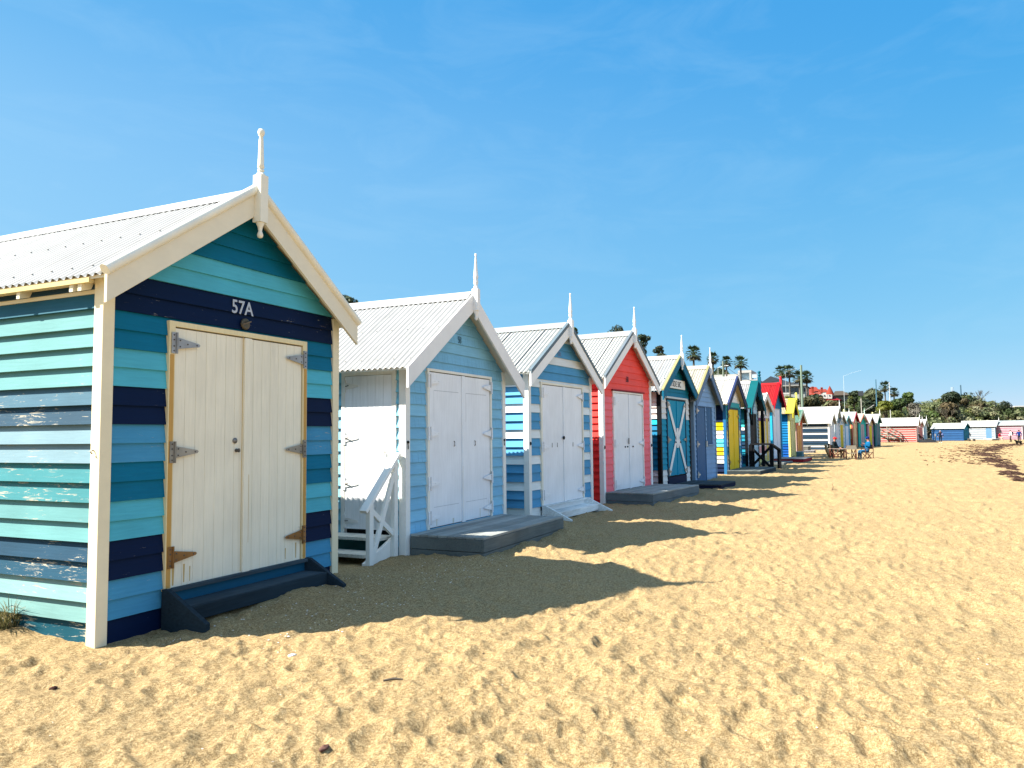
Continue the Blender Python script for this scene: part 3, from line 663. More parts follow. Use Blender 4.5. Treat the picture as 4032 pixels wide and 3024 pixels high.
m = MB(); m.bar((-.32, -.545, .70), (.19, -.545, .34), .045, .07, WC); m.bar((-.33, -.56, .04), (.19, -.56, 1.18), .04, .075, WC); m.build('cross_brace', M['trim'], r, .003)
# deck of 58
def deck(label, org, th, x0, x1, out, ztop, col, face=None, planks=.14, name='timber_deck', zb=-.25):
    cx = (x0+x1)/2; W2 = (x1-x0)/2
    r = empty(name, (org[0]+math.cos(th)*cx, org[1]+math.sin(th)*cx, 0), th); tag(r, label, 'deck', 'timber decks in front of the boxes')
    m = MB(); y = -.06; n = max(2, int(round((out-.06)/planks))); w = (out-.06)/n
    for i in range(n): m.box(-W2+random.uniform(-.008, .004), W2+random.uniform(-.004, .008), y-(i+1)*w+.005, y-i*w-.004, ztop-.03, ztop+random.uniform(-.004, .003), jit(col, .26))
    m.build('boards', M['deck'], r, .003)
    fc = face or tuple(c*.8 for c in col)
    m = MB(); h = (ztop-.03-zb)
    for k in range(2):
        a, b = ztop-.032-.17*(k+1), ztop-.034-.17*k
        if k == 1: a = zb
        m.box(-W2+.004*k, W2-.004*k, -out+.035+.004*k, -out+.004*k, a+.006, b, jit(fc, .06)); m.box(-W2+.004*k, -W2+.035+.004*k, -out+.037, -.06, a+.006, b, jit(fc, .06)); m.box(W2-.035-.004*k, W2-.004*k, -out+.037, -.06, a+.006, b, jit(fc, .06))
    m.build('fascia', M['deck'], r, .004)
    return r
GD = (.27, .285, .275)
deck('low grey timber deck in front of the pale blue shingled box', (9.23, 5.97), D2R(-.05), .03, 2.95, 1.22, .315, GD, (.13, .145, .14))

# ---- the blue and white box (58A)
B3 = (.085, .30, .52); W3 = (.72, .76, .76)
def f3(i, z): return (W3, B3, B3)[i % 3]
H3, mb, g = hut('bathing_box', 'bathing box numbered 58A in broad blue and white bands, with white double doors', (13.54, 5.98), D2R(-3.1), 3.1, 4.03, 2.6, O=.18, so=.27, z1st=.285,
    front=f3, side=lambda i, z: (W3, B3, B3)[i % 3], trim=(.76, .76, .70), barge=WHITE, cap=(.10, .135, .16), capw=.0, roof=(.235, .25, .25), opens=[(.48, 2.62, .2, 2.74)], soffit=(.74, .68, .56), corner=(.75, .76, .74))
doors(H3, mb, .48, 2.62, .30, 2.74, LW, (.76, .73, .62), npl=1, fw=.06, hinge=[(.78, .80, .83)], hz=(2.52, 1.45, .50), gap=LW)
text_part('58A', .16, 1.34-1.55, -.03, 3.315, M['plain'], (.14, .26, .44), H3, sx=.72)
m = mb(); m.ball((1.52, -.065, 1.62), .04, 10, 6, (.02, .018, .015), (.6, .6, 1)); m.build('lock', M['galv'], H3)
for xx in (1.0, 1.25, 2.05):
    m = mb(); m.tube([(xx, -.036, 1.52), (xx-.01, -.04, 1.43)], .007, 6, (.25, .24, .22)); m.build('bolt', M['galv'], H3)
m = mb(); m.ball((.0, -.05, 1.52), .022, 8, 6, (.015, .015, .015), (1, 1, 1.6)); m.build('hook', M['galv'], H3)
steps('white painted doorstep with slanted sides below the blue and white box', (13.54, 5.98), D2R(-3.1), .46, 2.66, .305, .68, (.74, .77, .77), (.70, .74, .74), (.72, .75, .76))

# ---- the coral red box (58B)
RED = (.86, .10, .085); RED2 = (.85, .17, .20)
H4, mb, g = hut('bathing_box', 'coral red bathing box with white double doors and small dark number plate', (17.78, 5.89), D2R(-6.0), 3.15, 4.35, 2.77, O=.18, so=.26, z1st=.117,
    front=lambda i, z: RED if z > 2.7 else RED2, side=lambda i, z: (.78, .04, .035), trim=WHITE, barge=WHITE, cap=(.10, .125, .15), capw=.0, roof=(.235, .25, .25), opens=[(.56, 2.56, .25, 2.78)], soffit=(.80, .70, .56), corner=WHITE)
doors(H4, mb, .56, 2.56, .30, 2.76, LW, (.80, .77, .74), npl=1, fw=.055, hinge=[(.78, .80, .83)], hz=(2.5, 1.45, .45), gap=LW)
m = mb(); m.box(.50, 2.62, -.075, -.03, 2.77, 2.80, (.22, .02, .03)); m.build('door_hood', M['trim'], H4)
text_part('58B', .20, 1.45-1.575, -.03, 3.03, M['plain'], (.05, .008, .02), H4, sx=.55)
m = mb(); m.box(1.46, 1.50, -.075, -.055, 1.43, 1.58, (.25, .25, .25)); m.build('handle', M['galv'], H4)
for xx in (1.28, 1.44, 1.8):
    m = mb(); m.ball((xx, -.045, 1.36), .022, 8, 6, (.03, .03, .03)); m.build('bolt', M['galv'], H4)
for xx in (0, 3.12):
    m = mb(); m.ball((xx, -.05, 1.37), .03, 8, 6, (.02, .02, .02), (.7, .7, 1.5)); m.build('hook', M['galv'], H4)
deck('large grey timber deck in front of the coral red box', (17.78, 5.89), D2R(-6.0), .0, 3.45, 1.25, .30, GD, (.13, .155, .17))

# ---- the turquoise box with a white saltire
TQ = (.006, .25, .40); TQD = (.004, .11, .21); OFW = (.66, .68, .68)
def f5(i, z): return OFW if z < .6 else TQ if z < 2.17 else OFW if z < 2.72 else (.006, .17, .28)
def s5(i, z): return (.52, .52, .56) if z < .6 else (.006, .15, .30) if z < 1.9 else (.01, .50, .68) if z < 2.12 else (.74, .68, .66)
H5, mb, g = hut('bathing_box', 'turquoise bathing box with a white cross on its doors and a BAYSIDE 58C sign', (22.2, 5.6), D2R(-3.5), 3.08, 4.1, 2.65, O=.2, so=.34, z1st=.12,
    front=f5, side=s5, trim=(.5, .52, .5), barge=(.006, .13, .23), cap=(.22, .21, .10), capw=.03, roof=IRON, opens=[(.56, 2.56, .2, 2.74)], soffit=(.02, .06, .09), corner=BLACK, fcol=WHITE)
doors(H5, mb, .56, 2.56, .42, 2.74, (.006, .26, .42), (.02, .05, .09), npl=6, fw=.05, hinge=[(.4, .38, .34)], hz=(2.55, 1.5, .55))
m = mb(); m.box(.6, 2.5, -.05, -.01, -.1, .38, NAVY); m.build('kick_board', M['trim'], H5)
m = mb()
for (a, b) in (((.66, 2.60), (1.52, 1.5)), ((2.47, 2.60), (1.60, 1.5)), ((.66, .48), (1.52, 1.6)), ((2.47, .48), (1.60, 1.6))):
    d = Vector((b[0]-a[0], 0, b[1]-a[1])).normalized(); n_ = Vector((d.z, 0, -d.x))*.085
    pts = [(a[0]+n_.x, a[1]+n_.z), (b[0]+n_.x, b[1]+n_.z), (b[0]-n_.x, b[1]-n_.z), (a[0]-n_.x, a[1]-n_.z)]
    m.prism(pts, 'y', -.062, -.056, (.74, .76, .76))
m.box(1.47, 1.65, -.064, -.056, 1.25, 1.85, (.74, .76, .76)); m.build('white_cross', M['vert'], H5)
m = mb(); m.box(.46, 2.66, -.09, -.01, 2.745, 2.80, (.5, .56, .58)); m.build('door_hood', M['trim'], H5)
m = mb(); m.box(.22, 2.46, -.075, -.055, 3.07, 3.35, (.76, .76, .72)); sg = m.build('name_sign', M['plain'], H5, .006)
text_part('BAYSIDE 58C', .25, 1.33-1.54, -.077, 3.125, M['plain'], (.012, .012, .014), sg, sx=.95, name='lettering', align='CENTER')
for xx in (1.32, 1.82):
    m = mb(); m.ball((xx, -.07, 1.42), .03, 8, 6, (.03, .08, .1)); m.build('bolt', M['galv'], H5)
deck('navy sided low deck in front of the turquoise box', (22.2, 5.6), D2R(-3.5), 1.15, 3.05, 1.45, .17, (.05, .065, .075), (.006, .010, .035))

# ---- the blue-grey box
BG = (.21, .36, .58)
H6, mb, g = hut('bathing_box', 'blue-grey bathing box with a narrow slate blue door beside a shuttered window', (25.75, 5.38), D2R(-2.8), 3.06, 4.05, 2.49, O=.2, so=.38, z1st=.12,
    front=lambda i, z: BG, side=lambda i, z: (.03, .14, .26) if z < 2.0 else (.05, .25, .3), trim=(.30, .40, .52), barge=(.10, .17, .29), cap=(.20, .19, .085), capw=.03, roof=(.30, .285, .235), opens=[(.28, 1.5, -.3, 2.62), (1.72, 2.62, 1.3, 2.62)], soffit=(.30, .30, .28), corner=(.20, .30, .42), fcol=WHITE)
doors(H6, mb, .28, 1.5, .02, 2.62, (.045, .12, .25), (.06, .13, .24), leaves=1, npl=9, fw=.04, hinge=[(.6, .55, .48)], hz=(2.45, 1.32, .3))
m = mb(); m.box(1.72, 2.62, .0, .028, 1.3, 2.62, (.03, .09, .19)); w_ = m.build('window', M['vert'], H6)
m = mb()
for i in range(4): m.box(1.74+i*.15, 1.74+(i+1)*.15-.01, -.01, .004, 1.33, 2.6, jit((.03, .11, .24), .06))
m.build('shutter', M['vert'], w_)
m = mb(); m.box(1.66, 2.68, -.10, .0, 1.26, 1.3, (.2, .3, .45)); m.build('sill', M['trim'], w_)
m = mb(); m.box(1.15, 1.4, -.06, -.04, 3.15, 3.38, (.6, .66, .7)); m.build('number_plate', M['plain'], H6)
m = mb(); m.box(1.44, 1.56, -.09, -.05, 1.22, 1.42, (.5, .52, .5)); m.build('lock', M['galv'], H6)

# ---- the yellow door box
YEL = (.80, .52, .012); PYEL = (.66, .55, .20)
fr7 = [NAVY, OFW, OFW, (.62, .56, .34), (.62, .56, .34), (.05, .32, .40), (.05, .32, .40), OFW, OFW, PYEL, PYEL, (.14, .26, .40), (.14, .26, .40), (.04, .35, .36), (.04, .35, .36), (.01, .26, .30), (.01, .26, .30), WHITE, WHITE, WHITE, WHITE, WHITE, WHITE]
sd7 = [NAVY, NAVY, NAVY, (.55, .58, .55), (.55, .58, .55), YEL, YEL, (.10, .58, .62), (.10, .58, .62), (.80, .76, .78), (.80, .76, .78), (.86, .72, .0), (.86, .72, .0), NAVY, NAVY, NAVY, NAVY, (.01, .16, .14), (.01, .16, .14)]
H7, mb, g = hut('bathing_box', 'white and yellow bathing box with bright yellow doors and navy bargeboards', (31.75, 5.35), D2R(-2.5), 3.0, 4.05, 2.57, O=.23, so=.45, z1st=.14,
    front=lambda i, z: fr7[min(i, 22)], side=lambda i, z: sd7[min(i, 18)], trim=(.02, .06, .14), barge=(.012, .022, .07), cap=(.02, .03, .09), capw=.03, roof=IRON, opens=[(.36, 2.5, .1, 2.72)], soffit=(.72, .55, .30), corner=(.02, .13, .30), finial=None)
doors(H7, mb, .36, 2.5, .14, 2.72, (.76, .52, .02), (.02, .05, .09), npl=3, fw=.07, hinge=[(.5, .35, .1)], hz=(2.4, .5))
m = mb(); m.prism([(1.1, 3.35), (1.9, 3.35), (1.5, 3.85)], 'y', -.05, -.03, (.82, .50, .01)); m.build('gable_panel', M['vert'], H7)
m = mb(); m.box(.3, 2.6, -.07, -.02, 2.75, 2.95, (.02, .28, .32)); m.build('door_hood', M['trim'], H7)
deck('weathered grey deck beside the black rail, in front of the yellow doors', (31.75, 5.35), D2R(-2.5), -.2, 3.6, 1.35, .2, (.10, .115, .115), (.025, .035, .04))

# ---- verandah box with teal bargeboards and black posts
TB = (.004, .10, .15)
sd8 = [(.01, .20, .30), (.01, .20, .30), (.005, .03, .07), (.005, .03, .07)]
H8, mb, g = hut('bathing_box', 'pale blue bathing box with teal bargeboards, black verandah posts and a two-ball finial', (36.6, 5.22), D2R(-2), 3.03, 4.15, 2.52, O=.32, so=.5, z1st=.14,
    front=lambda i, z: ((.42, .60, .74), (.36, .52, .62))[i % 2], side=lambda i, z: sd8[i % 4] if z < 1.75 else (.78, .76, .76) if z < 1.95 else (.05, .52, .52) if z < 2.3 else (.01, .14, .2), trim=(.01, .05, .06), barge=TB, cap=(.003, .075, .085), capw=.32, roof=(.29, .285, .285), opens=[(1.05, 2.7, 1.2, 2.6)], soffit=(.01, .02, .025), corner=BLACK, finial='balls', fcol=(.006, .09, .14))
m = mb(); m.box(1.05, 2.7, .0, .028, 1.2, 2.6, (.005, .008, .01)); w_ = m.build('window', M['vert'], H8)
m = mb(); m.box(1.0, 2.75, -.08, .0, 1.15, 1.2, BLACK); m.build('sill', M['trim'], w_)
for x in (.06, 2.97):
    m = mb(); m.box(x-.07, x+.07, -.31, -.17, -.2, 2.78, BLACK); m.build('verandah_post', M['trim'], H8)
    m = mb(); sg_ = 1 if x < 1 else -1; m.bar((x, -.24, 2.05), (x-sg_*.42, -.24, 2.58), .09, .09, BLACK); m.build('bracket', M['trim'], H8)
# black rail
p2 = ground(3040, 1852); p3 = ground(3070, 1848); p1 = np.array([36.55, 5.2-.15, 0])
r = empty('verandah_rail', ((p1[0]+p2[0])/2, (p1[1]+p2[1])/2, 0)); tag(r, 'black timber rail with a diagonal cross beside the grey deck', 'railing')
def rel(p, z): return (p[0]-r.location.x, p[1]-r.location.y, z)
for p, h in ((p1, 1.15), (p2, 1.16), (p3, .93)):
    m = MB(); q = rel(p, 0); m.box(q[0]-.08, q[0]+.08, q[1]-.08, q[1]+.08, -.3, h, BLACK); m.build('post', M['trim'], r)
m = MB(); m.bar(rel(p1, 1.17), rel(p2, 1.17), .14, .08, BLACK); m.bar(rel(p2, 1.16), rel(p3, .90), .14, .08, BLACK); m.build('handrail', M['trim'], r)
m = MB(); m.bar(rel(p1, 1.05), rel(p2, .08), .07, .10, BLACK); m.bar(rel(p1, .14), rel(p2, 1.08), .06, .10, BLACK); m.build('cross_brace', M['trim'], r)

# ---- the small cream roofed box
CR9 = (.66, .60, .50)
H9, mb, g = hut('bathing_box', 'small cream roofed bathing box with a mustard door and pink lower boards', (41.7, 5.38), D2R(-4), 3.06, 3.8, 2.58, O=.22, so=.41, z1st=.14,
    front=lambda i, z: (.55, .50, .18) if z < .48 else (.62, .66, .70) if z < .66 else (.62, .30, .28) if z < 1.0 else (.68, .68, .68) if z < 2.3 else (.14, .02, .09) if z < 2.5 else (.68, .64, .62), side=lambda i, z: (.7, .7, .72), trim=(.62, .60, .55), barge=(.62, .58, .54), cap=(.74, .72, .68), capw=.03, roof=(.30, .285, .26), opens=[(.25, 1.75, 1.05, 2.3), (1.95, 2.6, .3, 2.5)], soffit=(.52, .38, .22), finial=None)
m = mb(); m.box(.25, 1.75, -.03, .0, 1.05, 2.3, (.68, .48, .03)); m.build('shutter', M['vert'], H9)
doors(H9, mb, 1.95, 2.6, .2, 2.5, (.60, .42, .06), (.62, .58, .5), leaves=1, npl=3, fw=.05)
deck('grey deck beyond the black rail, before the small cream box', (41.7, 5.38), D2R(-4), .3, 3.0, 1.2, .14, (.16, .18, .18), (.12, .14, .15))

# ---- the red roofed box
H10, mb, g = hut('bathing_box', 'red roofed bathing box, cyan sided, with tall white doors', (46.3, 5.2), D2R(-3.8), 3.1, 4.62, 2.97, O=.24, so=.45, z1st=.14,
    front=lambda i, z: (.01, .15, .30), side=lambda i, z: (.003, .17, .30), trim=(.10, .35, .52), barge=(.50, .010, .025), cap=(.50, .003, .005), capw=.12, roof=(.27, .010, .010), opens=[(.2, 2.5, .1, 3.1)], soffit=(.09, .008, .01), corner=(.02, .34, .55), finial='knob', fcol=(.80, .03, .04))
doors(H10, mb, .2, 2.5, .2, 3.1, (.68, .69, .74), (.3, .42, .5), npl=3, fw=.05)
deck('red painted low deck in front of the red roofed box', (46.3, 5.2), D2R(-3.8), -.3, 3.1, 1.7, .22, (.30, .28, .27), (.26, .012, .02))

# ---- the royal blue box with yellow bargeboards
H11, mb, g = hut('bathing_box', 'royal blue sided bathing box with bright yellow bargeboards and corner posts', (52.1, 4.78), D2R(-1), 3.05, 3.9, 2.6, O=.26, so=.36, z1st=.14,
    front=lambda i, z: (.60, .55, .22), side=lambda i, z: (.004, .15, .36) if z > .9 else (.003, .07, .30), trim=(.62, .56, .2), barge=(.72, .62, .008), cap=(.40, .37, .04), capw=.45, roof=(.30, .25, .15), opens=[(.5, 2.5, .1, 2.5)], soffit=(.01, .03, .08), corner=(.66, .60, .2), finial='knob', fcol=(.84, .80, .12))  # lower side boards darker: the shadow lying there is put into their colour
doors(H11, mb, .5, 2.5, .15, 2.5, (.60, .55, .25), (.5, .48, .2), npl=3, fw=.06)

# ---- the green roofed orange box
H12, mb, g = hut('bathing_box', 'low green roofed bathing box with a plain orange brown door', (57.4, 4.86), D2R(-3.6), 3.04, 3.3, 2.17, O=.3, so=.45, z1st=.14, bh=.22,
    front=lambda i, z: (.62, .28, .22) if z < 2.0 else (.62, .12, .05), side=lambda i, z: (.78, .02, .09), trim=(.5, .35, .3), barge=(.52, .58, .46), cap=(.10, .17, .13), capw=.05, roof=(.065, .15, .115), opens=[(.4, 2.5, .1, 2.2)], soffit=(.25, .15, .08), finial=None)
doors(H12, mb, .4, 2.5, .15, 2.2, (.58, .26, .07), (.5, .24, .12), npl=3, fw=.06)
for (px, py, w, d, h, c, lb) in ((3140, 1800, 1.0, .7, .38, (.10, .22, .26), 'blue-green box step beside the yellow corner post'), (3165, 1783, 1.5, .9, .55, (.13, .13, .12), 'dark grey platform step before the orange brown door'), (3190, 1786, .9, .7, .26, (.14, .14, .15), 'low grey platform beyond the orange brown door')):
    p = ground(px, py); o = empty('box_step', (p[0], p[1], 0), D2R(-4)); tag(o, lb, 'step', 'steps in front of the boxes')
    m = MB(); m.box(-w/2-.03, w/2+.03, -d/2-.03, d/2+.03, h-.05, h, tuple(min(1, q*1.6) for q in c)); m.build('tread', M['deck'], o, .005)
    m = MB(); m.box(-w/2, w/2, -d/2, d/2, -.2, h-.052, c)
    for k in range(4): m.box(-w/2-.006, -w/2, -d/2+d*k/4+.02, -d/2+d*(k+1)/4-.02, .02, h-.06, jit(c, .2))
    m.build('base', M['deck'], o)

# ------------------------------------------------------------------ the far boxes along the curve of the bay
def corner_fit(pl, pr, x, W):
    """front-left corner at depth x on the bearing of column pl; turn the front (W wide) so that it ends on the bearing of pr"""
    a = ray(pl, 1700)[:2]; L_ = a*(x/a[0]); d = ray(pr, 1700)[:2]
    A, B, Cc = d@d, -2*L_@d, L_@L_-W*W; disc = B*B-4*A*Cc
    if disc < 0: t = -B/2/A
    else: t = (-B+math.sqrt(disc))/2/A
    Rr = d*t; return (L_[0], L_[1]), math.atan2(Rr[1]-L_[1], Rr[0]-L_[0])
FARG = 'far bathing boxes round the bay'
def far_hut(label, pl, pr, x, W, apex_py, eave_py, front, side, barge, roof=IRON, doorc=None, trim=WHITE, cap=None, fin=None, fcol=None, depth=4.8, zb=-.3, pitch=.2, z1st=.15, dx=(.4, .6), soffit=None, O=.25, so=.3, dtop=None, leaves=2, side_open=(), dzb=.15):
    pos, th = corner_fit(pl, pr, x, W)
    za = CAM_H+(1699-.0085*(pl-3434)-apex_py)/F*np.hypot(*pos)*math.cos(math.atan2(pos[1], pos[0])-D2R(25))
    ze = CAM_H+(1699-.0085*(pl-3434)-eave_py)/F*np.hypot(*pos)*math.cos(math.atan2(pos[1], pos[0])-D2R(25))
    x0, x1 = .22*W, .78*W; dt = dtop or max(1.6, ze-.05)
    H, mb, g = hut('bathing_box', label, pos, th, W, za, ze-.1, O=O, so=so, bh=.2, z1st=z1st, pitch=pitch, zb=zb, front=front, side=(side, list(side_open)) if side_open else side, trim=trim, barge=barge, cap=cap, capw=.03, roof=roof,
                   opens=[(x0, x1, zb, dt)] if doorc else (), detail=1, finial=fin, fcol=fcol, soffit=soffit or (.5, .5, .46), depth=depth, group=FARG)
    if doorc: doors(H, mb, x0, x1, dzb, dt, doorc, trim, npl=3, fw=.06, leaves=leaves)
    return H, mb, g
stripe = lambda a, b, p=.42, o=0.: (lambda i, z: a if ((z+o)/p) % 1 < .5 else b)
one = lambda c: (lambda i, z: c)
far_hut('long sided bathing box in navy and white stripes with a plain white roof', 3264, 3284, 77.6, 3.0, 1621, 1670, one((.50, .54, .58)), lambda i, z: ((.012, .032, .055), (.010, .03, .06), (.40, .40, .39))[int((z+5*.585+.1)/.195) % 3], (.62, .64, .6), doorc=(.56, .60, .66), trim=(.78, .79, .77), pitch=.195, z1st=.095, soffit=(.3, .3, .28), fcol=WHITE)
far_hut('tall white roofed bathing box just behind the navy and white striped one', 3286, 3306, 81.5, 2.6, 1598, 1660, one((.38, .50, .52)), one((.72, .78, .82)), (.7, .72, .7), doorc=(.58, .61, .66), trim=(.60, .66, .74), fin='spike', fcol=WHITE)
far_hut('bathing box with mustard doors and a pale yellow post on its gable', 3301, 3324, 83.5, 2.3, 1626, 1668, lambda i, z: ((.5, .56, .62), (.2, .34, .46))[i % 2], one((.6, .66, .7)), (.50, .49, .46), doorc=(.55, .42, .03), fin='knob', fcol=(.84, .76, .36), soffit=(.3, .28, .2))
far_hut('bathing box with pale blue double doors and a teal edged gable', 3322, 3345, 86, 2.4, 1631, 1672, one((.10, .30, .48)), one((.5, .6, .7)), (.07, .26, .26), doorc=(.52, .62, .74), trim=(.12, .35, .52), fin='spike', fcol=WHITE, soffit=(.45, .42, .34))
far_hut('bathing box with a red gable, tan doors and a pale yellow side', 3356, 3374, 89, 2.3, 1620, 1662, lambda i, z: (.60, .56, .36) if z > 2.2 else (.5, .42, .2), lambda i, z: (.42, .32, .10) if z > .9 else (.42, .13, .015), (.30, .008, .03), roof=(.25, .26, .28), doorc=(.62, .48, .28), trim=(.4, .06, .06), soffit=(.22, .006, .01))
far_hut('emerald green bathing box with grey doors and a coral edged roof', 3381, 3408, 91.8, 2.6, 1627, 1666, one((.015, .36, .34)), lambda i, z: (.003, .09, .05) if z < 2.1 else (.16, .38, .28), (.50, .16, .12), roof=(.27, .265, .24), doorc=(.34, .30, .33), trim=(.02, .40, .38), cap=(.52, .2, .15), fin='spike', fcol=(.52, .82, .68))
far_hut('bathing box with yellow doors in a pink frame and a dark purple side', 3416, 3437, 94.8, 2.4, 1636, 1672, lambda i, z: (.55, .42, .22) if z > 2.3 else (.42, .22, .32), one((.02, .006, .025)), (.45, .46, .48), roof=(.24, .245, .27), doorc=(.60, .50, .03), trim=(.42, .2, .3), fin='knob', fcol=(.82, .74, .35), soffit=(.12, .03, .04))
far_hut('end bathing box with a green gable, slate grey doors and a sea green side', 3447, 3464, 97.3, 2.5, 1629, 1667, lambda i, z: (.004, .17, .13) if z > 2.1 else (.05, .16, .18), lambda i, z: (.004, .20, .15) if z > 1.1 else (.002, .05, .045), (.42, .45, .44), doorc=(.10, .15, .19), trim=(.06, .2, .22), fin='spike', fcol=(.8, .78, .66), soffit=(.006, .12, .09))
H21, mb, g = far_hut('long sided bathing box in red and white stripes beside the wooden stairs', 3608, 3618, 133, 2.6, 1643, 1678, one((.5, .12, .1)), lambda i, z: ((.38, .34, .32), (.36, .028, .016))[0 if int((z+.34)/.085) % 4 < 2 else 1] if z < 2.7 else (.2, .01, .012), (.6, .6, .58), doorc=(.55, .5, .48), pitch=.085, z1st=.085, fin='spike', fcol=WHITE, trim=(.34, .20, .18), depth=5.0, O=.3)
far_hut('narrow bathing box with a red door, second beyond the red and white stripes', 3617, 3633, 138, 2.6, 1652, 1680, one((.46, .10, .09)), one((.82, .8, .78)), (.6, .55, .52), doorc=(.45, .13, .12), fin='spike', fcol=WHITE)
far_hut('narrow bathing box with a blue door and white braces, last before the scrub gap', 3635, 3649, 142, 2.6, 1650, 1678, one((.30, .42, .46)), one((.8, .8, .8)), (.62, .64, .62), doorc=[(.05, .24, .40), (.40, .52, .56)], fin='spike', fcol=WHITE)
far_hut('low bathing box, royal blue all over, with a teal front', 3793, 3815, 150, 2.5, 1665, 1689, one((.01, .15, .24)), lambda i, z: ((.006, .045, .135), (.014, .07, .19))[i % 2], (.004, .06, .09), doorc=(.006, .14, .22), trim=(.008, .05, .15), depth=5.0, soffit=(.004, .06, .07), O=.3, so=.25, dtop=1.75)
H25, mb, g = far_hut('white boarded bathing box with a light blue side door and navy front', 3918, 3934, 165, 2.8, 1655, 1681, one((.02, .10, .22)), lambda i, z: ((.33, .35, .37), (.19, .23, .28))[i % 2], (.3, .34, .34), doorc=(.015, .12, .26), depth=5.6, fin='spike', fcol=WHITE, trim=(.3, .4, .45), side_open=[(.55, 1.45, .1, 2.1)], O=.3)
m = mb(); m.box(-.04, .0, .55, 1.45, .12, 2.1, (.09, .19, .33)); m.build('side_door', M['vert'], H25)
H26, mb, g = far_hut('pink and white striped bathing box at the right end of the view', 4026, 4046, 164, 2.8, 1655, 1676, one((.26, .22, .24)), lambda i, z: ((.37, .29, .32), (.22, .075, .12))[i % 2], (.3, .3, .3), roof=(.23, .26, .27), doorc=(.2, .18, .2), depth=5.2, trim=(.4, .35, .38), zb=-.5, pitch=.16, z1st=.08)

# wooden stairs to the bank beside the red and white box
b0 = ground(3545, 1741); b1 = at_x(3466, 1690, 128.)
r = empty('beach_stairs', (b0[0], b0[1], 0)); tag(r, 'grey timber stairs with handrails climbing the bank beside the red and white box', 'stairs')
v = Vector((b1[0]-b0[0], b1[1]-b0[1], 0)); Ls = v.length; dv = v.normalized(); nv = Vector((-dv.y, dv.x, 0)); ST = (.23, .21, .17)
m = MB()
for k in range(9):
    a = dv*(Ls*k/9); m.bar(tuple(a-nv*.9+Vector((0, 0, .15+.17*k))), tuple(a+nv*.9+Vector((0, 0, .15+.17*k))), .34, .06, jit(ST, .1))
m.build('treads', M['deck'], r)
for s_ in (-.95, .95):
    m = MB(); m.bar(tuple(nv*s_+Vector((0, 0, .02))), tuple(nv*s_+dv*Ls+Vector((0, 0, 1.55))), .06, .26, ST); m.build('stringer', M['deck'], r)
    m = MB(); m.bar(tuple(nv*s_-dv*.8+Vector((0, 0, .9))), tuple(nv*s_+Vector((0, 0, .95))), .10, .08, (.34, .31, .25)); m.bar(tuple(nv*s_+Vector((0, 0, .95))), tuple(nv*s_+dv*Ls+Vector((0, 0, 2.5))), .10, .08, (.34, .31, .25)); m.bar(tuple(nv*s_+Vector((0, 0, .5))), tuple(nv*s_+dv*Ls+Vector((0, 0, 2.05))), .06, .09, (.30, .27, .22)); m.build('handrail', M['deck'], r)
    for k in (-.12, .0, .33, .66, 1.):
        q = nv*s_+dv*Ls*k; z = max(0, 1.55*k); m = MB(); m.box(q.x-.05, q.x+.05, q.y-.05, q.y+.05, z-.6, z+.95, (.30, .27, .22)); m.build('post', M['deck'], r)

